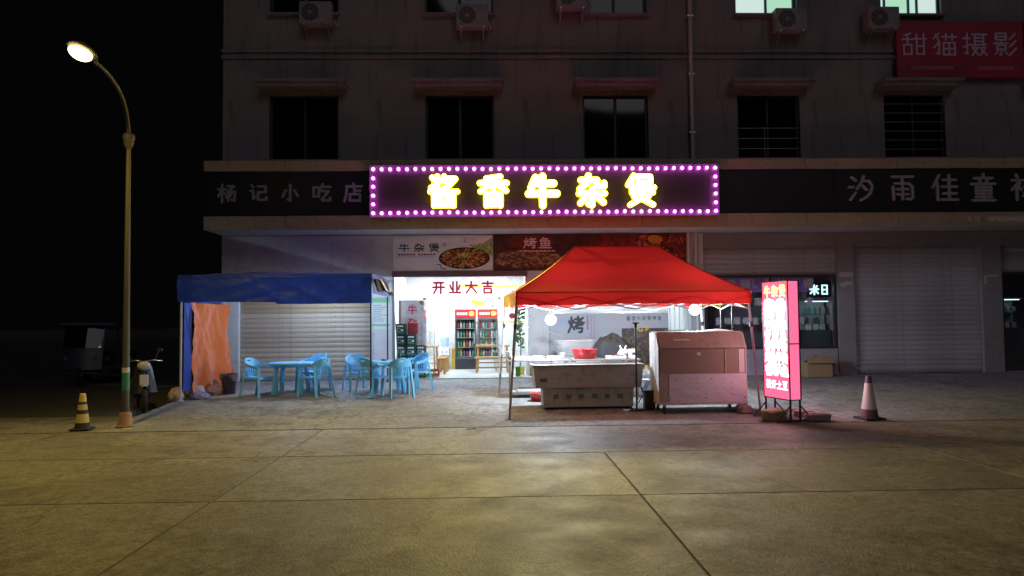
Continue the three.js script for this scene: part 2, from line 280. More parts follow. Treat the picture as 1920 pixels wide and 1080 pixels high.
{
  const yard = structure('forecourt');
  const prof = (x0, x1, pts, mat, name) => {
    const g = new THREE.ExtrudeGeometry(new THREE.Shape(pts.map(([z, y]) => new THREE.Vector2(z, y))), { depth: x1 - x0, bevelEnabled: false }).rotateY(-Math.PI / 2).translate(x1, 0, 0);
    return part(name, metric(g), mat, yard);
  };
  prof(-6.62, 20, [[5.935, -0.05], [5.935, 0.006], [5.6, 0.012], [0, 0.35], [-0.4, 0.35], [-0.4, -0.05]], forecourtMat, 'forecourt_slab');
  prof(-24, -6.64, [[5.935, -0.05], [5.935, 0.004], [3.95, 0.02], [3.95, -0.05]], concrete[1], 'side_pavement');
  prof(-60, -6.65, [[3.94, -0.05], [3.94, 0.012], [0, 0.2], [-60, 0.2], [-60, -0.05]], darkGround, 'dark_yard');  // yard ground in a plain dark tone
}

// ---------------------------------------------------------------- the shop building
const WX = [[-5.53, -3.8], [-1.63, 0.11], [2.36, 4.03], [6.32, 7.93], [10.12, 11.71], [14.0, 15.6]];
const building = thing('shop_building', 'long plastered building with shops below and dark windows above', 'building');
{
  const b = building, XL = -6.68, XR = 19, TOP = 13.2;
  // upper wall with window openings
  const s = new THREE.Shape([[XL, 3.95], [XR, 3.95], [XR, TOP], [XL, TOP]].map((p) => new THREE.Vector2(...p)));
  for (const [a, c] of WX) for (const [y0, y1] of [[5.85, 7.5], [9.57, 11.2]]) s.holes.push(new THREE.Path([[a, y0], [a, y1], [c, y1], [c, y0]].map((p) => new THREE.Vector2(...p))));
  part('upper_wall', metric(new THREE.ExtrudeGeometry(s, { depth: 0.24, bevelEnabled: false }).translate(0, 0, -0.24)), wallMat, b);
  part('end_wall', between(XL, XL + 0.24, 0.1, TOP, -9, -0.26), wallMat, b);
  part('end_wall', between(XR - 0.24, XR, 0.1, TOP, -9, -0.26), wallMat, b);
  part('rear_wall', between(XL, XR, 0.1, TOP, -9.3, -9.02), wallMat, b);
  part('roof_slab', between(XL - 0.2, XR + 0.2, TOP + 0.003, TOP + 0.25, -9.5, 0.3), greyPaint, b);
  part('floor_slab', between(XL + 0.2, XR - 0.2, 3.7, 3.93, -9.1, -0.2), greyPaint, b);
  part('floor_slab', between(XL + 0.2, XR - 0.2, 8.3, 8.5, -9.1, -0.2), greyPaint, b);
  // moulding groove between the upper storeys: two thin ledges with a shadow gap
  part('ledge', between(XL - 0.03, XR, 8.58, 8.66, 0.002, 0.05), wallMat, b);
  part('ledge', between(XL - 0.03, XR, 8.42, 8.5, 0.002, 0.05), wallMat, b);
  // ground floor: pillars, lintels
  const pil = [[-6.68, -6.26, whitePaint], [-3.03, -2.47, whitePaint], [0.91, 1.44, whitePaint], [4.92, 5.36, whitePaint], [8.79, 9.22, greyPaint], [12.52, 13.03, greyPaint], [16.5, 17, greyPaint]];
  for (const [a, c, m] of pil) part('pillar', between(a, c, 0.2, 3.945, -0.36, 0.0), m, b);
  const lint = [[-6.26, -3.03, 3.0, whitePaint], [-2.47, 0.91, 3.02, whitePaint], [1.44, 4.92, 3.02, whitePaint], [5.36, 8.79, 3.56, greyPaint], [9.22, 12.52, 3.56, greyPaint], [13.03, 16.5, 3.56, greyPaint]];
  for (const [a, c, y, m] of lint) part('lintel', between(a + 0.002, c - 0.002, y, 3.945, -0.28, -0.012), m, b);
  part('door_head', between(-2.468, 0.908, 2.9, 3.018, -0.16, 0.02), M(0.16, 0.1, 0.13, 0.5), b);
  part('door_jamb', between(0.85, 0.905, 0.36, 2.898, -0.14, 0.015), steelTrim, b);
  part('door_jamb', between(-2.466, -2.42, 0.36, 2.898, -0.14, 0.015), steelTrim, b);
  // roller shutters, slat by slat
  const slat = (w, h) => { const n = 6, sec = []; for (let i = 0; i <= n; i++) { const t = i / n; sec.push(new THREE.Vector2(0.013 * Math.sin(Math.PI * t), h * t * 0.965)); } sec.push(new THREE.Vector2(-0.012, h * 0.965), new THREE.Vector2(-0.012, 0)); const g = new THREE.ExtrudeGeometry(new THREE.Shape(sec), { depth: w, bevelEnabled: false }).rotateY(-Math.PI / 2).translate(w / 2, 0, 0); return metric(g); };
  const shutter = (x0, x1, y0, y1, tones, pitch, bands) => {
    const root = new THREE.Group(); root.name = 'roller_shutter'; root.position.set((x0 + x1) / 2, y0, -0.13); b.add(root);
    const n = Math.round((y1 - y0 - 0.06) / pitch), h = (y1 - y0 - 0.06) / n, geo = slat(x1 - x0 - 0.02, h);
    part('bottom_bar', rb(x1 - x0 - 0.02, 0.055, 0.05, 0.008, 0, 0.028, 0), M(0.22, 0.21, 0.2, 0.5), root);
    for (let i = 0; i < n; i++) part('slat', geo, tones[bands(i, n)], root, [0, 0.06 + i * h, rnd(-0.003, 0.003)], [rnd(-0.02, 0.02), rnd(-0.001, 0.001), rnd(-0.0008, 0.0008)]);
  };
  shutter(-6.26, -3.03, 0.36, 3.0, slatTones, 0.125, (i) => (i > 12 && i < 17 ? 3 : [0, 2, 1, 0, 2, 0][Math.floor(i / 3) % 6]));
  shutter(9.22, 12.52, 0.36, 3.56, slatDark, 0.125, (i) => [0, 2, 0, 1, 3][Math.floor(i / 3) % 5]);
  shutter(5.36, 8.79, 2.88, 3.56, slatDark, 0.125, (i) => [0, 2, 1][Math.floor(i / 2) % 3]);
  shutter(13.03, 16.5, 2.9, 3.56, slatDark, 0.125, (i) => [0, 1, 2][Math.floor(i / 2) % 3]);
  // shop rooms: floor, ceiling, walls with thickness
  const room = (x0, x1, zb, yc, wm, fm) => {
    part('room_floor', between(x0, x1, 0.2, 0.36, zb, -0.001), fm, b);
    part('room_ceiling', between(x0, x1, yc, yc + 0.12, zb, -0.26), wm, b);
    part('room_wall', between(x0 - 0.12, x0 - 0.002, 0.2, yc + 0.12, zb, -0.37), wm, b);
    part('room_wall', between(x1 + 0.002, x1 + 0.12, 0.2, yc + 0.12, zb, -0.37), wm, b);
    part('room_wall', between(x0 - 0.12, x1 + 0.12, 0.2, yc + 0.12, zb - 0.14, zb - 0.002), wm, b);
  };
  room(-2.6, 1.0, -4.5, 3.3, roomWhite, tileFloor);
  room(1.3, 5.05, -3.6, 3.3, roomWhite, tileFloor);
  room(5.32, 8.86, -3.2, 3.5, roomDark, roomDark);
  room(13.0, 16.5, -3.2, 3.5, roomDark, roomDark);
  part('door_sill', between(-2.42, 0.85, 0.345, 0.375, -0.14, 0.03), M(0.3, 0.3, 0.31, 0.6), b);
  // upper windows: frame, panes, grille, eave
  const winBack = [[0.3, 0.3, 0.3], [0.36, 0.3, 0.26], [0.24, 0.27, 0.32]].map((c) => M(...c, 0.9, { side: THREE.DoubleSide }));
  const win = (x0, x1, y0, y1, kind, n) => {
    const w = new THREE.Group(); w.name = 'window'; w.position.set((x0 + x1) / 2, y0, -0.14); b.add(w);
    const W = x1 - x0, Hh = y1 - y0, f = 0.05, fm = kind === 'lit' ? M(0.03, 0.12, 0.1, 0.5) : darkFrame;
    part('window_frame', [bx(W - 0.01, f, 0.07, 0, f / 2 + 0.003, 0), bx(W - 0.01, f, 0.07, 0, Hh - f / 2 - 0.003, 0), bx(f, Hh - 2 * f - 0.01, 0.07, -W / 2 + f / 2 + 0.006, Hh / 2, 0), bx(f, Hh - 2 * f - 0.01, 0.07, W / 2 - f / 2 - 0.006, Hh / 2, 0)], fm, w);
    const cols = kind === 'lit' ? n : [0.5];
    for (const c of cols) part('mullion', bx(0.04, Hh - 2 * f - 0.012, 0.06, (c - 0.5) * W, Hh / 2, 0.002), fm, w);
    const edges = [0, ...cols, 1];
    for (let i = 0; i + 1 < edges.length; i++) {
      const a = (edges[i] - 0.5) * W + 0.05, c = (edges[i + 1] - 0.5) * W - 0.03;
      part('pane', bx(c - a, Hh - 0.12, 0.006, (a + c) / 2, Hh / 2, -0.012), kind === 'lit' ? litPanes[i % 3] : darkGlass, w);
    }
    if (kind === 'grille') for (let i = 1; i < 7; i++) part('grille_bar', rod([-W / 2 + 0.02, (Hh * i) / 7, 0.09], [W / 2 - 0.02, (Hh * i) / 7, 0.09], 0.008, 6), steelTrim, w);
    if (kind === 'cage') { for (let i = 1; i < 4; i++) part('grille_bar', rod([-W / 2 + 0.02, Hh * 0.16 * i, 0.09], [W / 2 - 0.02, Hh * 0.16 * i, 0.09], 0.009, 6), steelTrim, w); part('grille_bar', rod([-0.1, 0.02, 0.09], [-0.1, Hh * 0.5, 0.09], 0.009, 6), steelTrim, w); }
    part('window_back', bx(W + 0.3, Hh + 0.3, 0.03, 0, Hh / 2, -0.5), winBack[seed % 3], w);
    if (kind !== 'lit') { const cw = W * rnd(0.25, 0.5), sd = rnd() > 0.5 ? 1 : -1; part('curtain', sheet(18, 2, (u, v) => [sd * (W / 2 - 0.06) - sd * cw * u, 0.06 + (Hh - 0.12) * v, -0.12 + 0.025 * Math.sin(u * 40)]), winBack[(seed >>> 3) % 3], w); }
    part('sill', bx(W + 0.1, 0.05, 0.14, 0, -0.028, 0.21), wallMat, w);
  };
  const litPanes = [[0.62, 0.78, 0.72], [0.42, 0.72, 0.52], [0.5, 0.78, 0.68]].map((c) => glow(...c, 0.95));
  WX.forEach(([a, c], i) => {
    win(a, c, 5.85, 7.5, i === 4 ? 'grille' : i === 3 ? 'cage' : 'plain');
    win(a, c, 9.57, 11.2, i === 3 || i === 4 ? 'lit' : 'plain', i === 3 ? [0.52, 0.97] : [0.1, 0.5, 0.64]);
    part('window_eave', [bx(c - a + 0.46, 0.07, 0.5, (a + c) / 2, 7.74, 0.252), bx(c - a + 0.4, 0.1, 0.42, (a + c) / 2, 7.655, 0.213)], wallMat, b);
  });
  // canopy box that carries the shop signs
  part('canopy_soffit', between(-6.66, 19, 3.96, 4.0, 0.012, 1.12), M(0.5, 0.5, 0.52, 0.7, { map: paintMap }), b);
  part('canopy_top', between(-6.66, 19, 5.5, 5.54, 0.012, 1.12), greyPaint, b);
  part('canopy_end', between(-6.66, -6.6, 4.005, 5.495, 0.014, 1.1), blackPanel, b);
  for (let x = -6.68, k = 0; x < 18; k++) {   // beige trim in sheet lengths with joints
    const w = [1.9, 2.2, 2.05][k % 3], x1 = Math.min(19, x + w);
    part('trim_sheet', rb(x1 - x - 0.008, 0.33, 0.08, 0.01, (x + x1) / 2, 4.115 + rnd(-0.003, 0.003), 1.165), beige, b);
    part('trim_sheet', rb(x1 - x - 0.008, 0.25, 0.1, 0.01, (x + x1) / 2, 5.46 + rnd(-0.004, 0.004), 1.17), beige, b);
    x = x1;
  }
  // rainwater pipes
  part('downpipe', rod([5.12, 5.56, 0.09], [5.12, 13, 0.09], 0.055, 12), pipeMat, b);
  part('downpipe', rod([4.98, 0.4, 0.09], [4.98, 3.95, 0.09], 0.055, 12), pipeMat, b);
  part('downpipe', rod([5.16, 0.4, 0.1], [5.16, 3.95, 0.1], 0.05, 12), pipeMat, b);
  for (const y of [6.5, 8, 9.5]) part('pipe_bracket', bx(0.16, 0.035, 0.14, 5.12, y, 0.07), steelTrim, b);
  // sill wall and glazing of the sock shop
  part('sill_wall', between(5.4, 8.76, 0.36, 1.0, -0.2, -0.04), M(0.34, 0.3, 0.36, 0.6, { map: paintMap }), b);
  part('shop_window_frame', [between(5.4, 8.76, 1.002, 1.05, -0.16, -0.06), between(5.4, 8.76, 2.83, 2.878, -0.16, -0.06), between(5.4, 5.45, 1.052, 2.828, -0.16, -0.06), between(8.71, 8.76, 1.052, 2.828, -0.16, -0.06), between(7.07, 7.11, 1.052, 2.828, -0.15, -0.07)], darkFrame, b);
  part('shop_window_pane', between(5.45, 7.07, 1.052, 2.828, -0.114, -0.106), glass, b);
  part('shop_window_pane', between(7.11, 8.71, 1.052, 2.828, -0.114, -0.106), glass, b);
  part('shop_window_frame', [between(13.06, 16.46, 2.84, 2.89, -0.16, -0.06), between(13.06, 13.11, 0.36, 2.838, -0.16, -0.06), between(14.7, 14.75, 0.36, 2.838, -0.16, -0.06)], darkFrame, b);
  part('shop_window_pane', between(13.11, 14.7, 0.362, 2.836, -0.114, -0.106), glass, b);
  // restaurant front: transom, side lights, two glass doors standing open
  part('transom_pane', between(-2.41, 0.84, 2.4, 2.895, -0.1, -0.09), glass, b);
  part('side_pane', between(-2.41, -1.72, 0.38, 2.39, -0.1, -0.09), glass, b);
  part('side_pane', between(0.24, 0.84, 0.38, 2.39, -0.1, -0.09), glass, b);
  const door = (x, turn) => {
    const d = new THREE.Group(); d.name = 'glass_door'; d.position.set(x, 0.385, -0.095); d.rotation.y = turn; b.add(d);
    part('door_pane', bx(0.86, 1.98, 0.012, 0.44, 1.0, 0), glass, d);
    part('patch_fitting', rb(0.2, 0.055, 0.035, 0.006, 0.1, 1.97, 0), darkFrame, d);
    part('patch_fitting', rb(0.2, 0.055, 0.035, 0.006, 0.1, 0.03, 0), darkFrame, d);
    for (const s of [-1, 1]) part('door_handle', [rod([0.78, 0.55, s * 0.06], [0.78, 1.15, s * 0.06], 0.013), rod([0.78, 0.6, s * 0.06], [0.78, 0.6, s * 0.007], 0.009), rod([0.78, 1.1, s * 0.06], [0.78, 1.1, s * 0.007], 0.009)], steelTrim, d);
  };
  door(-1.7, Math.PI * 0.44); door(0.22, Math.PI * 0.56);
  // kitchen bay: low front wall behind the printed boards, bars at its side
  part('kitchen_front_wall', between(1.45, 4.45, 0.36, 1.92, -0.16, -0.03), whitePaint, b);
  part('side_grille', [...[4.5, 4.62, 4.74, 4.86].map((x) => rod([x, 0.4, -0.06], [x, 3.0, -0.06], 0.014)), rod([4.46, 1.5, -0.06], [4.9, 1.5, -0.06], 0.014), rod([4.46, 2.35, -0.06], [4.9, 2.35, -0.06], 0.014)], steelTrim, b);
}

// ---------------------------------------------------------------- air conditioners on the wall
{
  const make = (label) => {
    const a = thing('air_conditioner', label, 'air conditioner', [0, 0, 0], 0, 'outdoor units of air conditioners on the upper wall');
    const shell = M(0.34, 0.335, 0.35, 0.6, { map: metalMap });
    part('casing', rb(0.8, 0.56, 0.3, 0.02, 0, 0.33, 0.24), shell, a);
    part('fan_opening', new THREE.CylinderGeometry(0.22, 0.22, 0.012, 28).rotateX(Math.PI / 2).translate(-0.12, 0.33, 0.393), darkFrame, a);
    part('fan_guard', [0.06, 0.11, 0.16, 0.21].map((r) => new THREE.TorusGeometry(r, 0.005, 5, 28).translate(-0.12, 0.33, 0.404)).concat([0, 1, 2, 3].map((k) => rod([-0.12 - 0.21 * Math.cos((k * Math.PI) / 4), 0.33 - 0.21 * Math.sin((k * Math.PI) / 4), 0.404], [-0.12 + 0.21 * Math.cos((k * Math.PI) / 4), 0.33 + 0.21 * Math.sin((k * Math.PI) / 4), 0.404], 0.004, 5))), M(0.3, 0.3, 0.3, 0.5), a);
    part('fan_hub', new THREE.CylinderGeometry(0.045, 0.045, 0.02, 16).rotateX(Math.PI / 2).translate(-0.12, 0.33, 0.41), shell, a);
    for (const x of [-0.28, 0.28]) part('bracket', [bx(0.04, 0.04, 0.4, x, 0.03, 0.21), bar([x, -0.2, 0.02], [x, 0.02, 0.36], 0.03, 0.03)], steelTrim, a);
    part('refrigerant_hose', tube([[0.4, 0.2, 0.2], [0.5, 0.1, 0.12], [0.52, 0.3, 0.04], [0.5, 0.5, 0.02]], 0.018), M(0.4, 0.4, 0.4, 0.8), a);
    return a;
  };
  const a = make('air conditioner unit below the dark window nearest the building corner'); a.position.set(-4.3, 9.13, 0.01);
  copy(a, [-0.42, 9.06, 0.01], 0, 'air conditioner unit on the wall above the glowing yellow letters');
  copy(a, [2.08, 9.55, 0.01], 0, 'air conditioner unit beside the dark window left of the rain pipe');
  copy(a, [7.62, 8.98, 0.01], 0, 'air conditioner unit under the lit window next to the rain pipe');
  copy(a, [9.98, 9.02, 0.01], 0, 'air conditioner unit between a lit window and the dark red sign');
}

// ---------------------------------------------------------------- shop signs on the canopy
{
  const s = thing('shop_sign', 'unlit black shop sign with five grey Chinese characters by the building corner', 'sign', [0, 0, 1.13]);
  part('sign_panel', between(-6.64, -2.83, 4.29, 5.325, 0, 0.03), blackPanel, s);
  [...'杨记小吃店'].forEach((ch, i) => part('letter', letter(ch, 0.46, 12, 0.03), M(0.26, 0.26, 0.29, 0.5), s, [-6.15 + i * 0.735, 4.82, 0.031]));
}
{
  const s = thing('shop_sign', 'unlit black shop sign with white rounded characters and a phone line below', 'sign', [0, 0, 1.13]);
  for (const [a, c] of [[5.39, 8.2], [8.21, 11.1], [11.11, 14], [14.01, 19]]) part('sign_panel', between(a, c, 4.29, 5.325, 0, 0.03), blackPanel, s);
  const m = M(0.34, 0.34, 0.38, 0.5);
  [...'汐雨佳童袜'].forEach((ch, i) => part('letter', letter(ch, 0.68, 9, 0.04), m, s, [[8.87, 9.86, 10.89, 11.84, 12.83][i], 4.86, 0.031]));
  const dm = M(0.55, 0.55, 0.58, 0.5);
  [...'电话'].forEach((ch, i) => part('letter', letter(ch, 0.14, 11, 0.006), dm, s, [11.45 + i * 0.19, 4.11, 0.078]));
  const tx = canvasTex(512, 64, (x, w, h) => { x.fillStyle = '#a89c86'; x.fillRect(0, 0, w, h); x.fillStyle = '#e0e0e4'; x.font = 'bold 52px sans-serif'; x.fillText('18767246633', 8, 52); });
  part('phone_number', bx(1.5, 0.17, 0.004, 12.6, 4.11, 0.08), M(1, 1, 1, 0.5, { map: tx }), s);
}
{
  // the lit sign: yellow channel letters, a frame of magenta LEDs
  const s = thing('led_sign', 'lit sign with five glowing yellow characters framed by magenta LED dots', 'sign', [0, 0, 1.225]);
  const x0 = -2.79, x1 = 5.36, y0 = 4.23, y1 = 5.41;
  part('sign_box', between(x0, x1, y0, y1, 0, 0.1), M(0.05, 0.045, 0.04, 0.4), s);
  for (const [a, c, d, e] of [[x0 - 0.02, x1 + 0.02, y1 - 0.045, y1 + 0.02], [x0 - 0.02, x1 + 0.02, y0 - 0.02, y0 + 0.045]]) part('frame_rail', between(a, c, d, e, 0.101, 0.125), M(0.12, 0.11, 0.12, 0.5), s);
  for (const x of [x0 + 0.012, x1 - 0.012]) part('frame_rail', between(x - 0.032, x + 0.032, y0 + 0.046, y1 - 0.046, 0.101, 0.125), M(0.12, 0.11, 0.12, 0.5), s);
  const yellow = glow(13, 9.8, 1.2, 1), side = glow(1.5, 1.15, 0.03, 1);
  [...'酱香牛杂煲'].forEach((ch, i) => {
    const heavy = [13, 14, 19, 16, 13][i];
    part('letter_back', letter(ch, 0.75, heavy + 5, 0.06), side, s, [-1.08 + i * 1.152, 4.81, 0.102]);
    part('letter_light', letter(ch, 0.75, heavy, 0.03), yellow, s, [-1.08 + i * 1.152, 4.81, 0.163]);
    const l = new THREE.RectAreaLight(new THREE.Color().setRGB(1, 0.78, 0.01), 56, 0.72, 0.72); l.position.set(-1.08 + i * 1.152, 4.81, 0.22); l.rotation.y = Math.PI; s.add(l);
  });
  const led = new THREE.IcosahedronGeometry(0.036, 1), pink = glow(28, 3.2, 30, 1);
  const dots = [], nx = 42, X0 = x0 + 0.07, X1 = x1 - 0.07, Y0 = y0 + 0.08, Y1 = y1 - 0.08;
  for (let i = 0; i < nx; i++) for (const y of [Y0, Y1]) dots.push([X0 + ((X1 - X0) * i) / (nx - 1), y]);
  for (let j = 1; j < 5; j++) for (const x of [X0, X1]) dots.push([x, Y0 + ((Y1 - Y0) * j) / 5]);
  for (const [x, y] of dots) part('led_lamp', led, pink, s, [x, y + rnd(-0.006, 0.006), 0.155]);
  for (const [x, y, w, h] of [[(x0 + x1) / 2, Y1, x1 - x0, 0.06], [(x0 + x1) / 2, Y0, x1 - x0, 0.06], [X0, (Y0 + Y1) / 2, 0.06, 1], [X1, (Y0 + Y1) / 2, 0.06, 1]]) {
    const l = new THREE.RectAreaLight(new THREE.Color().setRGB(1, 0.22, 0.95), 1.6, w, h); l.position.set(x, y, 0.21); l.rotation.y = Math.PI; s.add(l);
  }
}
{
  const s = thing('photo_studio_sign', 'dark red wall sign with pale thin-line characters below a lit window', 'sign', [0, 0, 0.06]);
  const red = M(0.45, 0.02, 0.08, 0.55, { map: paintMap });
  part('sign_board', rb(3.3, 1.46, 0.08, 0.01, 12.05, 8.6, 0.09), red, s);
  [...'甜猫摄影'].forEach((ch, i) => part('letter', letter(ch, 0.64, 6, 0.012, 1.04), M(0.62, 0.58, 0.8, 0.5), s, [10.85 + i * 0.79, 8.73, 0.131]));
  part('small_text_strip', rb(1.1, 0.09, 0.006, 0.002, 11.3, 8.12, 0.134), M(0.5, 0.12, 0.2, 0.5), s);
  part('small_text_strip', rb(0.95, 0.09, 0.006, 0.002, 12.95, 8.12, 0.134), M(0.5, 0.12, 0.2, 0.5), s);
  const t = thing('wall_sign', 'blue grey wall sign standing next to the dark red sign', 'sign', [0, 0, 0.06]);
  part('sign_board', rb(1.6, 1.46, 0.08, 0.01, 14.55, 8.6, 0.09), M(0.12, 0.12, 0.2, 0.5), t);
  part('sign_edge', between(13.73, 13.77, 7.87, 9.33, 0.131, 0.15), M(0.3, 0.3, 0.36, 0.5), t);
}

// ---------------------------------------------------------------- printed banners over the shop door
const bowlPicture = (x, cx, cy, rx, ry) => {
  x.fillStyle = '#1d1a1c'; x.beginPath(); x.ellipse(cx, cy, rx, ry, 0, 0, 7); x.fill();
  x.fillStyle = '#5b2114'; x.beginPath(); x.ellipse(cx + rx * 0.02, cy, rx * 0.9, ry * 0.86, 0, 0, 7); x.fill();
  for (let i = 0; i < 260; i++) {
    const a = rnd(0, 6.28), r = Math.sqrt(rnd()) * 0.8, px = cx + Math.cos(a) * r * rx, py = cy + Math.sin(a) * r * ry;
    x.strokeStyle = ['#8a3a1c', '#b4652c', '#d29a4a', '#e0c07a', '#7a2413', '#c0803c', '#a8a03c'][Math.floor(rnd(0, 7))]; x.lineWidth = rnd(4, 13); x.lineCap = 'round';
    const b = a + rnd(-0.7, 0.7), L = rnd(10, 60); x.beginPath(); x.moveTo(px, py); x.quadraticCurveTo(px + Math.cos(b) * L * 0.5 + rnd(-10, 10), py + Math.sin(b) * L * 0.3 + rnd(-8, 8), px + Math.cos(b) * L, py + Math.sin(b) * L * 0.45); x.stroke();
  }
  for (let i = 0; i < 40; i++) { x.fillStyle = ['#a9b84e', '#7f9a3a', '#d7d98a'][i % 3]; x.beginPath(); x.ellipse(cx + rnd(-0.25, 0.2) * rx, cy - ry * 0.3 + rnd(-0.25, 0.3) * ry, rnd(5, 16), rnd(3, 8), rnd(0, 3), 0, 7); x.fill(); }
};
{
  const w = thing('menu_banner', 'white printed banner with a hotpot bowl picture above the shop door', 'banner', [0, 0, 0.004]);
  const tx = canvasTex(1024, 360, (x, W, Hh) => {
    x.fillStyle = '#e9e7ea'; x.fillRect(0, 0, W, Hh);
    for (let i = 0; i < 50; i++) { x.fillStyle = `rgba(${150 + rnd(0, 60)},${150 + rnd(0, 60)},${150 + rnd(0, 50)},0.12)`; x.beginPath(); x.ellipse(rnd(0, W), rnd(0, Hh), rnd(20, 120), rnd(8, 40), 0, 0, 7); x.fill(); }
    x.fillStyle = '#9db063'; x.beginPath(); x.moveTo(W, 20); x.lineTo(W, 210); x.lineTo(780, 150); x.quadraticCurveTo(820, 90, 900, 100); x.quadraticCurveTo(960, 60, W, 20); x.fill();
    for (let i = 0; i < 40; i++) { x.fillStyle = ['#b8c67c', '#879c50', '#6d8440'][i % 3]; x.beginPath(); x.ellipse(rnd(800, W), rnd(80, 190), rnd(8, 30), rnd(3, 9), rnd(0, 3), 0, 7); x.fill(); }
    x.strokeStyle = '#23233a'; write(x, '牛杂煲', 60, 78, 88, 12, { step: 152, wide: 1.35 });
    x.fillStyle = '#8f5566'; for (let i = 0; i < 12; i++) x.fillRect(52 + i * 31 + (i > 5 ? 22 : 0), 184, 24, 18);
    x.fillStyle = '#a6a0a8'; for (let i = 0; i < 30; i++) x.fillRect(40 + i * 13, 214, 9, 8);
    x.strokeStyle = '#55535f'; x.lineWidth = 5; x.strokeRect(522, 80, 22, 28);
    x.strokeStyle = '#6a6a70'; x.lineWidth = 4; x.beginPath(); x.moveTo(740, 20); x.lineTo(742, 70); x.moveTo(720, 72); x.lineTo(765, 62); x.stroke();
    bowlPicture(x, 735, 234, 262, 112);
    x.strokeStyle = '#5c2e44'; x.lineWidth = 9; x.beginPath(); x.moveTo(458, 300); x.quadraticCurveTo(500, 290, 492, 318); x.quadraticCurveTo(505, 345, 545, 338); x.stroke();
  });
  part('banner_print', bx(2.49, 0.875, 0.012, -1.21, 3.49, 0.012), [whitePaint, whitePaint, whitePaint, whitePaint, M(1, 1, 1, 0.55, { map: tx }), whitePaint], w);
  part('banner_frame', [between(-2.47, 0.04, 3.93, 3.945, 0, 0.03), between(-2.47, 0.04, 3.036, 3.05, 0, 0.03)], steelTrim, w);
}
function plainFront(g) { const p = g.attributes.position, uv = g.attributes.uv; g.computeBoundingBox(); const b = g.boundingBox; for (let i = 0; i < p.count; i++) uv.setXY(i, (p.getX(i) - b.min.x) / (b.max.x - b.min.x), (p.getY(i) - b.min.y) / (b.max.y - b.min.y)); return g; }
scene.getObjectByName('menu_banner').children.slice(0, 1).forEach((m) => plainFront(m.geometry));
scene.getObjectByName('shop_sign_001').children.filter((m) => m.name === 'phone_number').forEach((m) => plainFront(m.geometry));
{
  const w = thing('grill_banner', 'dark red printed banner with grilled fish picture behind the red tent', 'banner', [0, 0, 0.004]);
  const tx = canvasTex(1536, 280, (x, W, Hh) => {
    x.fillStyle = '#33181a'; x.fillRect(0, 0, W, Hh);
    for (let i = 0; i < 700; i++) { const px = rnd(0, W); x.fillStyle = px > 820 ? ['#7a1c18', '#a82a20', '#5a1413', '#8f2c14', '#c04428', '#3e1412'][i % 6] : ['#3c2018', '#52281c', '#2a1416', '#4a3420', '#5e2a1c', '#30201a'][i % 6]; x.globalAlpha = 0.35; x.beginPath(); x.ellipse(px, rnd(0, Hh), rnd(10, 70), rnd(5, 30), rnd(0, 3), 0, 7); x.fill(); }
    x.globalAlpha = 1; x.fillStyle = '#7a2024'; x.globalAlpha = 0.6; x.beginPath(); x.ellipse(300, 50, 190, 60, 0, 0, 7); x.fill(); x.globalAlpha = 1;
    for (let i = 0; i < 420; i++) {   // the grilled fish
      const t = rnd(), px = 20 + t * 520, half = 20 + 52 * Math.sin(Math.PI * Math.min(1, t * 0.9 + 0.1)); x.fillStyle = ['#8d6a4a', '#b08c62', '#6b3b24', '#542a1a', '#9c5630', '#c9ae86', '#7d7a44'][Math.floor(rnd(0, 7))]; x.globalAlpha = 0.7;
      x.beginPath(); x.ellipse(px, 192 + rnd(-half, half), rnd(4, 26), rnd(2, 9), rnd(-0.5, 0.5), 0, 7); x.fill();
    }
    for (let i = 0; i < 120; i++) { x.fillStyle = ['#c9542e', '#e0a04a', '#d8c8a8', '#8c1f18'][i % 4]; x.globalAlpha = 0.6; x.beginPath(); x.ellipse(rnd(1080, 1530), rnd(10, 270), rnd(4, 30), rnd(3, 12), rnd(0, 3), 0, 7); x.fill(); }
    x.globalAlpha = 1; x.fillStyle = '#c89a34'; x.beginPath(); x.ellipse(1290, 40, 60, 34, 0.1, 0, 7); x.fill();
    x.strokeStyle = '#b98a80'; x.lineWidth = 22; x.beginPath(); x.moveTo(1200, 70); x.quadraticCurveTo(1300, 150, 1440, 250); x.stroke();
    x.strokeStyle = '#e3d3d6'; write(x, '烤鱼', 235, 18, 92, 11, { step: 122, wide: 1.2 });
    x.fillStyle = '#cfa9a6'; for (let i = 0; i < 9; i++) x.fillRect(206 + i * 32, 122, 27, 13);
    x.strokeStyle = '#d9ccd0'; write(x, '土', 760, 84, 36, 12, {});
  });
  part('banner_print', plainFront(bx(4.86, 0.875, 0.012, 2.49, 3.49, 0.012)), [blackPanel, blackPanel, blackPanel, blackPanel, M(1, 1, 1, 0.55, { map: tx }), blackPanel], w);
  part('banner_frame', [between(0.06, 4.92, 3.93, 3.945, 0, 0.03), between(0.06, 4.92, 3.036, 3.05, 0, 0.03)], darkFrame, w);
}
{
  const t = thing('opening_greeting', 'four red Chinese characters stuck on the glass above the shop doors', 'lettering', [0, 0, -0.088]);
  [...'开业大吉'].forEach((ch, i) => part('letter', letter(ch, 0.34, 14, 0.006), P(0.75, 0.05, 0.12, 0.95, { transmission: 0.35, thickness: 0 }), t, [-1.32 + i * 0.41, 2.63, 0]));
}

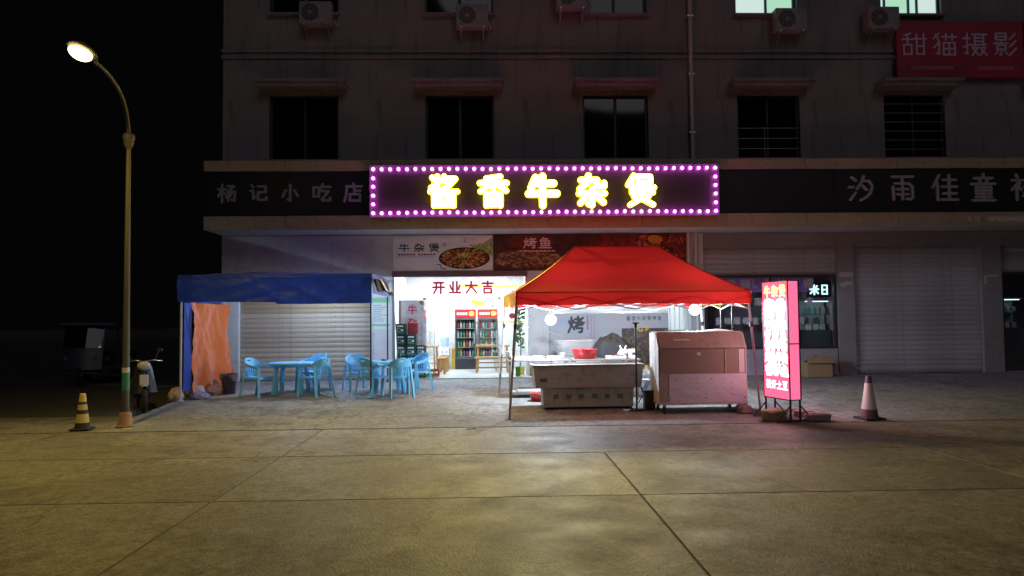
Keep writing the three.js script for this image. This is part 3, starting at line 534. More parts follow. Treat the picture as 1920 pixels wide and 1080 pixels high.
// ---------------------------------------------------------------- inside the restaurant
const ceilingLamp = (name, x, z, k, label, group) => {
  const l = thing(name, label, 'ceiling lamp', [x, 3.298, z], 0, group);
  part('lamp_housing', rb(0.62, 0.05, 0.62, 0.01, 0, -0.028, 0), M(0.8, 0.8, 0.8, 0.5), l);
  part('light_panel', bx(0.56, 0.012, 0.56, 0, -0.06, 0), glow(2.2, 2.4, 2.5, 1), l);
  const a = new THREE.RectAreaLight(new THREE.Color().setRGB(0.78, 0.94, 1), k, 0.56, 0.56); a.position.set(0, -0.075, 0); a.rotation.x = -Math.PI / 2; l.add(a);
};
for (const [x, z] of [[-1.7, -1.3], [0.2, -1.3], [-1.7, -3.2], [0.2, -3.2]]) ceilingLamp('ceiling_lamp', x, z, 72, 'square white ceiling lamp inside the bright restaurant', 'ceiling lamps of the restaurant');
for (const x of [2.3, 4.0]) ceilingLamp('kitchen_ceiling_lamp', x, -1.8, 40, 'square white ceiling lamp in the kitchen behind the red tent', 'ceiling lamps of the kitchen');
for (const [i, x] of [-1.48, -0.6, 0.3].entries()) {   // small spotlights just inside the door
  const l = thing('spotlight', 'small white spotlight pair under the ceiling behind the red characters', 'spotlight', [x, 3.29, -0.6 - 0.1 * i], 0, 'spotlights inside the restaurant door');
  for (const s of [-1, 1]) { const h = part('lamp_head', cyl(0.045, 0.055, 0.12, s * 0.08, -0.1, 0, 16, 0.7, 0, 0), M(0.8, 0.8, 0.8, 0.4), l); part('lamp_lens', cyl(0.042, 0.042, 0.008, s * 0.08, -0.1, 0, 16).translate(0, -0.062, 0).rotateX(0), glow(3, 3.1, 3.2), h); }
  part('mount_bar', bx(0.28, 0.03, 0.04, 0, -0.016, 0), M(0.7, 0.7, 0.7, 0.5), l);
}
{
  const fridge = (x, label, topColour, body, wide) => {
    const f = thing('drinks_fridge', label, 'fridge', [x, 0.362, -3.75], 0, 'drinks fridges at the back of the restaurant');
    const W = wide, m = M(...body, 0.4), hm = canvasTex(256, 96, (c, w, h) => { c.fillStyle = topColour; c.fillRect(0, 0, w, h); c.fillStyle = '#f3d9d0'; for (let i = 0; i < 4; i++) c.fillRect(26 + i * 34, 34, 26, 26); c.fillStyle = '#e9c23a'; c.beginPath(); c.ellipse(205, 46, 34, 28, 0, 0, 7); c.fill(); });
    part('cabinet', [bx(W, 0.3, 0.58, 0, 0.15, 0), bx(0.04, 1.2, 0.58, -W / 2 + 0.02, 0.9, 0), bx(0.04, 1.2, 0.58, W / 2 - 0.02, 0.9, 0), bx(W - 0.08, 1.2, 0.03, 0, 0.9, -0.275)], m, f);
    part('header_sign', plainFront(rb(W, 0.27, 0.6, 0.02, 0, 1.638, 0)), M(1, 1, 1, 0.4, { map: hm }), f);
    part('door_frame', [bx(0.04, 1.2, 0.03, -W / 2 + 0.02, 0.9, 0.306), bx(0.04, 1.2, 0.03, W / 2 - 0.02, 0.9, 0.306), bx(W - 0.08, 0.04, 0.03, 0, 1.48, 0.306), bx(W - 0.08, 0.04, 0.03, 0, 0.32, 0.306)], M(0.08, 0.08, 0.09, 0.4), f);
    part('door_pane', bx(W - 0.09, 1.12, 0.006, 0, 0.9, 0.306), glass, f);
    const cols = [[0.05, 0.2, 0.08], [0.4, 0.35, 0.2], [0.08, 0.12, 0.3], [0.35, 0.06, 0.05], [0.5, 0.5, 0.5], [0.1, 0.3, 0.25]].map((c) => M(...c, 0.25));
    for (let s = 0; s < 4; s++) {
      const y = 0.36 + s * 0.28; const sh = part('shelf', bx(W - 0.1, 0.012, 0.5, 0, y, 0.01), steelTrim, f);
      for (let k = 0; k < 6; k++) part('bottle', lathe([[0.001, 0], [0.032, 0], [0.033, 0.13], [0.012, 0.17], [0.012, 0.21], [0.001, 0.212]], 10), cols[(k + s * 5 + (k > 2 ? s : 0)) % 6], sh, [-W / 2 + 0.09 + (k * (W - 0.18)) / 5, y + 0.007, 0.17]);
    }
    part('handle', rod([W / 2 - 0.05, 0.75, 0.345], [W / 2 - 0.05, 1.05, 0.345], 0.012), steelTrim, f);
  };
  fridge(-0.78, 'black drinks fridge with red header inside the restaurant', '#b01c34', [0.03, 0.03, 0.035], 0.62);
  fridge(-0.12, 'white drinks fridge with red and yellow header inside the restaurant', '#c8281c', [0.6, 0.6, 0.62], 0.6);
}
const wood = M(0.42, 0.23, 0.08, 0.5, { map: woodMap });
const woodTable = (name, label, cat, x, z, W, D, Hh, turn, group) => {
  const t = thing(name, label, cat, [x, 0.362, z], turn, group);
  part('table_top', rb(W, 0.045, D, 0.008, 0, Hh - 0.022, 0), wood, t);
  for (const a of [-1, 1]) for (const c of [-1, 1]) part('leg', bar([a * (W / 2 - 0.05), 0, c * (D / 2 - 0.05)], [a * (W / 2 - 0.07), Hh - 0.045, c * (D / 2 - 0.06)], 0.05, 0.05), wood, t);
  part('stretcher', [bx(W - 0.16, 0.035, 0.025, 0, Hh * 0.32, 0), bx(0.025, 0.035, D - 0.12, -W / 2 + 0.06, Hh * 0.32, 0), bx(0.025, 0.035, D - 0.12, W / 2 - 0.06, Hh * 0.32, 0)], wood, t);
  return t;
};
woodTable('wooden_table', 'wooden dining table in front of the drinks fridges', 'table', 0.02, -2.6, 0.95, 0.6, 0.74, 0);
woodTable('wooden_bench', 'low wooden bench standing before the table by the fridges', 'bench', 0.0, -1.9, 0.95, 0.26, 0.44, 0);
woodTable('wooden_table', 'wooden dining table along the left wall behind the open glass door', 'table', -1.78, -2.6, 0.5, 1.1, 0.74, 0);
for (const [z, w] of [[-1.6, 'nearest the open glass door'], [-2.5, 'at the middle of the left table'], [-3.3, 'nearest the water dispenser']]) woodTable('wooden_stool', `wooden stool ${w} inside the restaurant`, 'stool', -1.36, z, 0.26, 0.3, 0.44, 0, 'wooden stools in the restaurant');
{
  const b = thing('menu_poster', 'white menu poster with yellow border on the back wall beside the fridges', 'poster', [0, 0, -4.48]);
  const tx = canvasTex(512, 256, (x, W, Hh) => {
    x.fillStyle = '#d9c850'; x.fillRect(0, 0, W, Hh); x.fillStyle = '#f2f2ee'; x.fillRect(8, 12, W - 16, Hh - 24);
    x.fillStyle = '#c9a23c'; x.beginPath(); x.ellipse(150, 120, 44, 20, 0, 0, 7); x.fill(); x.fillRect(115, 120, 12, 38); x.fillRect(175, 120, 12, 38); x.beginPath(); x.ellipse(108, 108, 18, 13, 0, 0, 7); x.fill();
    x.strokeStyle = '#333'; write(x, '牛杂煲香', 230, 20, 40, 9, { step: 52, down: 1 });
    x.fillStyle = '#445'; for (let i = 0; i < 46; i++) { const cx = 290 + rnd(0, 200); x.fillRect(cx, 24 + rnd(0, 200), rnd(4, 18), rnd(3, 7)); }
    x.fillStyle = '#b03a3a'; x.beginPath(); x.ellipse(440, 180, 24, 22, 0, 0, 7); x.fill();
  });
  part('poster_print', plainFront(bx(2.1, 1.15, 0.012, 0.05, 2.3, 0)), M(1, 1, 1, 0.6, { map: tx }), b);
}
{
  const b = thing('roll_up_banner', 'grey standing banner with red brush characters behind the beer cartons', 'banner', [-2.05, 0.365, -0.75], 0.18);
  const tx = canvasTex(256, 700, (x, W, Hh) => {
    x.fillStyle = '#b9b7c2'; x.fillRect(0, 0, W, Hh); x.fillStyle = '#8a7a78'; x.fillRect(0, 0, 26, 210);
    for (let i = 0; i < 30; i++) { x.fillStyle = 'rgba(110,100,110,0.18)'; x.beginPath(); x.ellipse(rnd(0, W), rnd(0, Hh), rnd(10, 60), rnd(10, 40), 0, 0, 7); x.fill(); }
    x.fillStyle = '#7a5a44'; x.beginPath(); x.ellipse(222, 26, 34, 20, 0.4, 0, 7); x.fill();
    x.strokeStyle = '#b01a44'; write(x, '牛杂煲', 80, 40, 92, 13, { step: 124, down: 1 });
    x.fillStyle = '#8c8a9c'; for (let i = 0; i < 12; i++) x.fillRect(206, 200 + i * 20, 10, 13);
    x.fillStyle = '#7e5a62'; x.beginPath(); x.ellipse(130, 560, 90, 60, 0, 0, 7); x.fill();
  });
  part('banner_print', plainFront(bx(0.72, 1.95, 0.008, 0, 1.0, 0)), M(1, 1, 1, 0.6, { map: tx }), b);
  part('base', rb(0.78, 0.06, 0.2, 0.015, 0, 0.03, -0.01), steelTrim, b);
  part('pole', rod([0, 0.06, -0.03], [0, 1.97, -0.03], 0.012), steelTrim, b);
}
{
  const tx = canvasTex(256, 256, (x, W, Hh) => {
    x.fillStyle = '#0e3a30'; x.fillRect(0, 0, W, Hh); x.fillStyle = '#dfe8e4'; for (let i = 0; i < 3; i++) x.fillRect(36 + i * 58, 40, 46, 36);
    x.strokeStyle = '#cfe0d8'; x.lineWidth = 7; x.strokeRect(40, 118, 80, 70); x.fillStyle = '#dfe8e4'; x.fillRect(150, 128, 50, 54); x.fillStyle = '#7fa898'; x.fillRect(30, 216, 190, 8);
  });
  const m = M(1, 1, 1, 0.6, { map: tx }), plain = M(0.01, 0.05, 0.038, 0.6), brown = M(0.2, 0.13, 0.08, 0.8);
  let first;
  [[-2.29, 5], [-2.03, 4], [-1.79, 3]].forEach(([x, n], c) => {
    for (let k = 0; k < n; k++) {
      const lab = ['dark green beer carton in the tallest stack by the door jamb', 'dark green beer carton in the middle stack under the standing banner', 'dark green beer carton in the low stack beside the glass door'][c];
      const pos = [x + rnd(-0.006, 0.006), 0.377 + k * 0.272, -0.42 + rnd(-0.008, 0.008)];
      if (!first) { first = thing('beer_carton', lab, 'carton', pos, 0, 'stacked beer cartons in the doorway'); part('carton_box', plainFront(rb(0.235, 0.268, 0.34, 0.006, 0, 0.134, 0)), m, first); part('tape', bx(0.05, 0.0015, 0.342, 0, 0.2693, 0), brown, first); } else copy(first, pos, rnd(-0.02, 0.02), lab);
    }
  });
  const red = thing('red_gift_bag', 'red bag standing on the middle stack of beer cartons', 'bag', [-2.0, 0.377 + 4 * 0.272, -0.42]);
  part('bag_body', rb(0.26, 0.3, 0.12, 0.03, 0, 0.15, 0), M(0.3, 0.02, 0.02, 0.6), red);
  part('bag_handle', new THREE.TorusGeometry(0.06, 0.006, 6, 16, Math.PI).translate(0, 0.3, 0), M(0.3, 0.1, 0.05, 0.6), red);
  for (const [x, z, m2, lab] of [[-1.62, -0.3, M(0.05, 0.25, 0.06, 0.6), 'bright green crate on the floor beside the beer cartons'], [-1.5, -0.55, M(0.4, 0.03, 0.03, 0.6), 'red crate on the floor behind the green crate']]) {
    const t = thing('bottle_crate', lab, 'crate', [x, 0.378, z], 0.1);
    part('crate_floor', bx(0.3, 0.015, 0.22, 0, 0.008, 0), m2, t);
    for (const s of [-1, 1]) { part('crate_side', [bx(0.3, 0.05, 0.012, 0, 0.05, s * 0.104), bx(0.3, 0.05, 0.012, 0, 0.16, s * 0.104), bx(0.02, 0.16, 0.013, -0.14, 0.1, s * 0.104), bx(0.02, 0.16, 0.013, 0.14, 0.1, s * 0.104)], m2, t); part('crate_end', [bx(0.012, 0.05, 0.19, s * 0.144, 0.05, 0), bx(0.012, 0.05, 0.19, s * 0.144, 0.16, 0)], m2, t); }
  }
}
{
  const w = thing('water_dispenser', 'water dispenser with a clear bottle against the left back wall', 'water dispenser', [-1.42, 0.362, -3.9]);
  part('dispenser_body', rb(0.3, 0.62, 0.3, 0.02, 0, 0.31, 0), M(0.75, 0.75, 0.77, 0.4), w);
  part('tap', [cyl(0.012, 0.012, 0.06, -0.06, 0.5, 0.17), cyl(0.012, 0.012, 0.06, 0.06, 0.5, 0.17)], M(0.1, 0.2, 0.6, 0.4), w);
  part('water_bottle', lathe([[0.04, 0], [0.13, 0.06], [0.135, 0.3], [0.12, 0.34], [0.001, 0.35]], 20).translate(0, 0.62, 0), P(0.7, 0.8, 0.9, 0.1, { transmission: 0.7, thickness: 0 }), w);
  for (const [x, y, c, lab] of [[-1.05, 0.362, [0.6, 0.45, 0.06], 'yellow box standing on the floor beside the water dispenser'], [-1.05, 0.665, [0.55, 0.3, 0.05], 'orange box lying on top of the yellow box']]) { const t = thing('carton_box', lab, 'box', [x, y, -3.95]); part('box_body', rb(0.32, 0.3, 0.3, 0.008, 0, 0.15, 0), M(...c, 0.7), t); part('box_tape', bx(0.05, 0.002, 0.302, 0, 0.3013, 0), M(0.5, 0.4, 0.25, 0.5), t); }
}
{
  const p = thing('potted_plant', 'climbing leafy plant with red flower in the right door corner', 'plant', [0.72, 0.362, -0.5]);
  part('pot', lathe([[0.001, 0], [0.1, 0], [0.13, 0.24], [0.115, 0.24], [0.1, 0.2], [0.001, 0.2]], 18), M(0.5, 0.42, 0.05, 0.5), p);
  part('stem', tube([[0, 0.2, 0], [0.02, 0.8, 0.02], [-0.02, 1.4, 0], [0.02, 2.0, 0.02]], 0.014), M(0.1, 0.12, 0.03, 0.8), p);
  const leaf = new THREE.Shape(); leaf.moveTo(0, 0); leaf.quadraticCurveTo(0.05, 0.05, 0, 0.14); leaf.quadraticCurveTo(-0.05, 0.05, 0, 0);
  const lg = new THREE.ShapeGeometry(leaf, 5), lm = [M(0.03, 0.14, 0.05, 0.5, { side: THREE.DoubleSide }), M(0.05, 0.19, 0.07, 0.5, { side: THREE.DoubleSide })];
  for (let i = 0; i < 70; i++) { const a = rnd(0, 6.28), m = part('leaf', lg, lm[i % 2], p, [rnd(-0.04, 0.04), 0.75 + (i / 70) * 1.25, rnd(-0.04, 0.04)], [rnd(-0.6, 0.8), a, rnd(0.6, 1.8)]); m.scale.setScalar(rnd(0.8, 1.5)); }
  part('flower', new THREE.IcosahedronGeometry(0.085, 1), M(0.5, 0.04, 0.06, 0.6), p, [-0.2, 1.55, 0.05]);
  const s = single('door_notice', bx(0.3, 0.13, 0.004), M(0.5, 0.12, 0.14, 0.6), 'small red notice on the white pillar beside the door', 'notice', [1.14, 2.22, 0.004]);
}

// ---------------------------------------------------------------- kitchen front
{
  const k = thing('kitchen_board', 'grey printed menu board with a big black character behind the stall', 'menu board', [0, 0, -0.026]);
  const tx = canvasTex(1024, 460, (x, W, Hh) => {
    x.fillStyle = '#a9aab4'; x.fillRect(0, 0, W, Hh);
    for (let i = 0; i < 60; i++) { x.fillStyle = `rgba(${rnd(120, 220)},${rnd(120, 220)},${rnd(130, 225)},0.13)`; x.beginPath(); x.ellipse(rnd(0, W), rnd(0, Hh), rnd(20, 130), rnd(8, 50), 0, 0, 7); x.fill(); }
    x.strokeStyle = '#2a2830'; write(x, '烤', 150, 20, 150, 13, {}); x.fillStyle = '#8e4a5c'; for (let i = 0; i < 7; i++) x.fillRect(318, 22 + i * 17, 13, 13);
    x.fillStyle = '#777886'; for (let i = 0; i < 22; i++) x.fillRect(352 + (i % 2) * 26, 20 + Math.floor(i / 2) * 18, 8, 10);
    x.strokeStyle = '#4c4a58'; write(x, '酱香牛杂煲烤鱼', 660, 26, 38, 10, { step: 45 });
    x.fillStyle = '#3b2a2e'; x.fillRect(620, 130, W - 620, Hh - 130);
    for (let i = 0; i < 360; i++) { x.fillStyle = ['#5b3a30', '#6a4a38', '#44563a', '#806a44', '#8e8048', '#3c2624', '#643a34', '#5a6444'][Math.floor(rnd(0, 8))]; x.globalAlpha = 0.75; x.beginPath(); x.ellipse(rnd(630, W), rnd(140, Hh), rnd(5, 30), rnd(3, 13), rnd(0, 3), 0, 7); x.fill(); }
    x.fillStyle = '#d8c430'; for (let i = 0; i < 12; i++) { x.beginPath(); x.ellipse(800 + rnd(-60, 60), 120 + rnd(-36, 36), rnd(8, 20), rnd(5, 12), rnd(0, 3), 0, 7); x.fill(); }
    x.globalAlpha = 1;
  });
  part('board_print', plainFront(bx(2.98, 1.35, 0.02, 2.95, 1.27, 0.012)), M(1, 1, 1, 0.5, { map: tx }), k);
  part('board_rail', between(1.46, 4.44, 1.95, 1.985, 0, 0.05), steelTrim, k);
}

// ---------------------------------------------------------------- blue canopy with its curtain
const whiteTube = M(0.62, 0.62, 0.64, 0.4), blackTube = M(0.04, 0.045, 0.055, 0.4), rustTube = M(0.2, 0.16, 0.12, 0.6);
const wave = (x, y) => fbm(x, y, 64, 201, 3) - 0.5;
{
  const t = thing('blue_canopy', 'blue tarpaulin canopy on thin legs in front of the left shutter', 'canopy');
  const X0 = -6.5, X1 = -2.54, Z0 = 0.35, Z1 = 2.86, Y = 2.78;
  const blue = P(0.012, 0.055, 0.4, 0.9, { clearcoat: 0.35, clearcoatRoughness: 0.4, transmission: 0.1, thickness: 0, bumpMap: clothBump, bumpScale: 0.0012, side: THREE.DoubleSide });
  const legs = [[X0 + 0.02, Z1, whiteTube], [X1, Z1, blackTube], [X0 + 0.02, Z0, whiteTube], [X1, Z0, blackTube]];
  for (const [x, z, m] of legs) { const y = gy(z); const l = part('leg', [bx(0.032, 2.72 - y, 0.032, x, (2.72 + y) / 2, z), bx(0.026, 0.9, 0.026, x, y + 0.45, z)], m, t); part('foot_plate', rb(0.09, 0.012, 0.09, 0.003, x, y + 0.009, z), m, l); }
  part('top_rail', [bar([X0, 2.72, Z1], [X1, 2.72, Z1], 0.025, 0.025), bar([X0, 2.72, Z0], [X1, 2.72, Z0], 0.025, 0.025), bar([X0, 2.72, Z0], [X0, 2.72, Z1], 0.025, 0.025), bar([X1, 2.72, Z0], [X1, 2.72, Z1], 0.025, 0.025)], rustTube, t);
  part('roof_sheet', sheet(40, 24, (u, v) => {
    const x = X0 - 0.03 + (X1 - X0 + 0.06) * u, z = Z1 + 0.03 - (Z1 - Z0 + 0.06) * v, ridge = Math.max(0, Math.min(u * 2.2, (1 - u) * 1.5, v * 2, (1 - v) * 2, 1));
    return [x, Y + 0.02 + 0.2 * ridge * ridge * (3 - 2 * ridge) * 0.8 + 0.05 * wave(u * 9, v * 6), z];
  }), blue, t);
  part('front_valance', sheet(70, 12, (u, v) => {
    const drop = 0.56 + 0.05 * Math.sin(u * 3.1) * (u > 0.5 ? 1 : 0.3) + 0.06 * u * u, x = X0 - 0.035 + (X1 - X0 + 0.07) * u;
    const fold = 0.12 * wave(u * 9 + v * 4, v * 2.5) + 0.012 * wave(u * 26 - v * 12, v * 3 + 9) + 0.035 * Math.pow(0.5 + 0.5 * Math.sin((u * 1.1 - v * 0.34) * 27), 3) * v * (u > 0.4 && u < 0.85 ? 1 : 0.3);
    return [x, Y + 0.03 - drop * v, Z1 + 0.035 + (v > 0.05 ? 1 : 0.3) * (fold + 0.03)];
  }), blue, t);
  part('side_valance', sheet(20, 8, (u, v) => [X1 + 0.04 + 0.03 * wave(u * 5 + 30, v * 3), Y + 0.03 - 0.42 * v, Z1 + 0.03 - (Z1 - Z0) * u]), blue, t);
  part('side_valance', sheet(20, 8, (u, v) => [X0 - 0.04 + 0.03 * wave(u * 5 + 40, v * 3), Y + 0.03 - 0.55 * v, Z1 + 0.03 - (Z1 - Z0) * u]), blue, t);
  part('side_curtain', sheet(10, 26, (u, v) => [X0 + 0.06 + 0.1 * u + 0.02 * wave(u * 4, v * 7), Y - 0.55 - (Y - 0.75 - gy(Z1)) * v, Z1 - 0.04 - 0.18 * u - 0.05 * wave(u * 6, v * 4)]), blue, t);
  const orange = P(0.9, 0.19, 0.03, 0.97, { transmission: 0.35, thickness: 0, bumpMap: clothBump, bumpScale: 0.004, side: THREE.DoubleSide });
  part('orange_curtain', sheet(40, 40, (u, v) => {
    const z = Z1 - 0.2 - (Z1 - Z0 - 0.25) * u, y0 = gy(z) + 0.02 + 0.1 * Math.abs(wave(u * 7, 3));
    return [X0 + 0.12 + 0.05 * Math.sin(u * 15 + v * 3 + 2 * wave(u * 3, v * 4)) * (0.2 + 0.7 * v) + 0.2 * wave(u * 5 + 11, v * 3 + 4) + 0.07 * wave(u * 17 + v * 9, v * 8) + 0.14 * v * v, 2.24 + (y0 - 2.24) * v, z];
  }), orange, t);
  // gathered striped cloth tied to the corner
  const stripe = canvasTex(128, 128, (x) => { x.fillStyle = '#c9ccd6'; x.fillRect(0, 0, 128, 128); x.fillStyle = '#27366e'; for (let i = 0; i < 6; i++) x.fillRect(i * 22, 0, 10, 128); });
  part('tied_cloth', sheet(24, 24, (u, v) => { const a = u * 6.283, r = 0.05 + 0.12 * Math.sin(Math.PI * Math.min(1, v * 1.05)) + 0.035 * Math.sin(a * 5 + v * 6); return [X1 + 0.1 + 0.34 * v + r * Math.cos(a) * 0.75, Y - 0.1 - 0.36 * v + 0.06 * Math.sin(v * 9), Z1 - 0.05 + r * Math.sin(a)]; }), M(1, 1, 1, 0.8, { map: stripe, side: THREE.DoubleSide }), t);
  part('cord', tube([[X1 + 0.42, Y - 0.4, Z1 - 0.1], [X1 + 0.44, 1.8, 2.3], [X1 + 0.43, 1.0, 1.9]], 0.008), M(0.3, 0.32, 0.3, 0.8), t);
}
{
  const l = thing('canopy_bulb', 'white bulb hanging behind the blue valance over the plastic tables', 'light bulb', [-4.1, 2.5, 1.35]);
  part('bulb_glow', new THREE.SphereGeometry(0.06, 20, 14), glow(9, 9.4, 9.8), l);
  part('socket', cyl(0.028, 0.034, 0.08, 0, 0.095, 0), M(0.7, 0.7, 0.7, 0.5), l);
  part('cable', rod([0, 0.13, 0], [0, 0.33, 0], 0.005), M(0.4, 0.4, 0.4, 0.6), l);
  const p = new THREE.PointLight(new THREE.Color().setRGB(0.7, 0.87, 1), 10); p.shadow.radius = 3; p.castShadow = true; l.add(p);
}
{
  // paper notices
  const tx = canvasTex(128, 256, (x) => { x.fillStyle = '#d3dcd8'; x.fillRect(0, 0, 128, 256); x.fillStyle = '#8fc0a4'; x.fillRect(0, 0, 128, 40); x.fillRect(0, 214, 128, 20); x.fillStyle = '#8aa0ae'; for (let i = 0; i < 9; i++) x.fillRect(14, 60 + i * 16, rnd(50, 100), 6); });
  single('wall_notice', plainFront(bx(0.46, 0.78, 0.005)), M(1, 1, 1, 0.7, { map: tx }), 'pale green edged paper notice on the white pillar beside the blue canopy', 'notice', [-2.76, 2.0, 0.0035]);
  const n = thing('torn_poster', 'torn pale posters pasted on the grey pillar beside the sock shop', 'poster', [9.0, 2.75, 0.003]);
  const pm = M(0.5, 0.5, 0.52, 0.8, { map: paintMap });
  part('paper', [bx(0.34, 0.12, 0.004, 0, 0.12, 0), bx(0.16, 0.1, 0.004, -0.07, -0.14, 0, 0, 0, 0.1), bx(0.2, 0.09, 0.005, 0.06, -0.1, 0.001, 0, 0, -0.15)], pm, n);
  const q = thing('torn_poster', 'strip of torn paper on the grey pillar beside the closed shutter', 'poster', [12.78, 2.75, 0.003]);
  part('paper', [bx(0.08, 0.22, 0.004, -0.18, -0.05, 0), bx(0.3, 0.05, 0.004, 0.02, 0.06, 0)], pm, q);
}

// ---------------------------------------------------------------- blue plastic tables and chairs
const bluePlastic = P(0.18, 0.6, 0.93, 0.35, { clearcoat: 0.2, clearcoatRoughness: 0.4 });
const chair = (() => {
  const c = thing('plastic_chair', 'light blue plastic armchair left of the round table under the blue canopy', 'chair', [0, 0, 0], 0, 'light blue plastic armchairs');
  const bow = (a, v) => { const R = 0.27, lean = 0.24 * (v - 0.42); return [R * Math.sin(a) * (1 + 0.1 * (v - 0.42)), v, 0.06 - R * Math.cos(a) - lean]; };
  const topOf = (a) => 0.83 - 0.15 * Math.pow(Math.abs(a) / 1.15, 2.4);
  part('seat', sheet(14, 14, (u, v) => { const x = (u - 0.5) * (0.42 + 0.05 * v), z = -0.2 + 0.43 * v; return [x, 0.425 - 0.02 * (1 - Math.pow(Math.abs(u - 0.5) * 2, 3)) * (1 - Math.pow(Math.abs(v - 0.5) * 2, 4)) - 0.02 * Math.max(0, v - 0.85) * 6, z]; }, 0.014), bluePlastic, c);
  const band = (a0, a1, lo, hi, n = 8) => sheet(n, 6, (u, v) => { const a = a0 + (a1 - a0) * u, l = typeof lo === 'function' ? lo(a) : lo, h = typeof hi === 'function' ? hi(a) : hi; return bow(a, l + (h - l) * v); }, 0.012);
  const back = [band(-1.15, -0.2, 0.64, topOf), band(0.2, 1.15, 0.64, topOf), band(-0.2, 0.2, 0.64, 0.755, 4), band(-0.2, 0.2, 0.785, topOf, 4), band(-0.8, 0.8, 0.4, 0.45)];
  for (let k = -3; k <= 3; k++) back.push(band(k * 0.2 - 0.055, k * 0.2 + 0.055, 0.445, 0.645, 2));
  part('backrest', back, bluePlastic, c);
  for (const s of [-1, 1]) {
    part('armrest', ribbon([bow(s * 1.12, 0.7), [s * 0.275, 0.665, -0.02], [s * 0.285, 0.64, 0.12], [s * 0.275, 0.61, 0.235]], 0.02, 0.055, 14), bluePlastic, c);
    part('front_leg', [bar([s * 0.275, 0.62, 0.225], [s * 0.285, 0.0, 0.25], 0.05, 0.045), bar([s * 0.255, 0.62, 0.232], [s * 0.265, 0.3, 0.24], 0.03, 0.02)], bluePlastic, c);
    part('rear_leg', [bar(bow(s * 0.85, 0.66), [s * 0.25, 0.0, -0.3], 0.05, 0.04)], bluePlastic, c);
    part('side_rail', bar([s * 0.235, 0.405, -0.18], [s * 0.27, 0.405, 0.22], 0.03, 0.02), bluePlastic, c);
  }
  part('front_apron', bx(0.5, 0.05, 0.014, 0, 0.4, 0.226), bluePlastic, c);
  return c;
})();
const chairAt = (x, z, turn, label, first) => { const pos = [x, gy(z) + 0.002, z]; const o = first ? chair : copy(chair, pos, turn, label); if (first) { o.position.set(...pos); o.rotation.y = turn; o.userData.label = label; } o.rotation.order = 'YXZ'; return o; };
chairAt(-5.02, 2.35, 1.15, 'light blue plastic armchair between the trash bucket and a round table', true);
chairAt(-4.05, 1.55, -0.5, 'light blue plastic armchair behind the round table before the shutter');
chairAt(-3.78, 2.42, -2.2, 'light blue plastic armchair with its back turned beside the first round table');
chairAt(-3.0, 1.75, 0.55, 'light blue plastic armchair behind the dark canopy leg facing the second table');
chairAt(-1.72, 1.72, -0.75, 'light blue plastic armchair nearest the beer cartons');
chairAt(-2.55, 2.5, 2.5, 'light blue plastic armchair touching the dark canopy leg with its back turned');
chairAt(-2.0, 2.6, -2.75, 'light blue plastic armchair with slotted back turned to the street at the second table');
const tableProto = (() => {
  const t = thing('plastic_table', 'round light blue plastic table standing alone in front of the shutter', 'table', [0, 0, 0], 0, 'round light blue plastic tables');
  part('table_top', lathe([[0.001, 0.655], [0.42, 0.655], [0.5, 0.645], [0.505, 0.66], [0.5, 0.685], [0.48, 0.69], [0.001, 0.685]], 40), bluePlastic, t);
  for (const [a, c] of [[-1, -1], [1, -1], [-1, 1], [1, 1]]) part('leg', [bar([a * 0.25, 0.66, c * 0.25], [a * 0.31, 0, c * 0.31], 0.09, 0.03), bar([a * 0.25, 0.66, c * 0.25], [a * 0.31, 0, c * 0.31], 0.03, 0.09)], bluePlastic, t);
  part('apron_ring', new THREE.CylinderGeometry(0.38, 0.36, 0.05, 32, 1, true).translate(0, 0.632, 0), P(0.18, 0.6, 0.93, 0.35, { side: THREE.DoubleSide }), t);
  return t;
})();
tableProto.position.set(-4.42, gy(2.0), 2.0);
copy(tableProto, [-2.32, gy(1.95), 1.95], 0.3, 'round light blue plastic table with a bottle and ashtray on it');
{
  const y = gy(1.95) + 0.691;
  const b = thing('condiment_bottle', 'dark green bottle on the second round blue table', 'bottle', [-2.08, y, 1.75]);
  part('bottle_body', lathe([[0.001, 0], [0.05, 0], [0.052, 0.13], [0.02, 0.18], [0.018, 0.2]], 16), M(0.01, 0.06, 0.03, 0.3), b); part('cap', cyl(0.02, 0.02, 0.025, 0, 0.212, 0), M(0.05, 0.05, 0.05, 0.5), b);
  const a = thing('ashtray', 'small grey ashtray on the second round blue table', 'ashtray', [-2.42, y, 1.8]);
  part('bowl', lathe([[0.001, 0], [0.055, 0], [0.06, 0.03], [0.05, 0.03], [0.045, 0.01], [0.001, 0.01]], 18), M(0.12, 0.12, 0.13, 0.4), a);
}
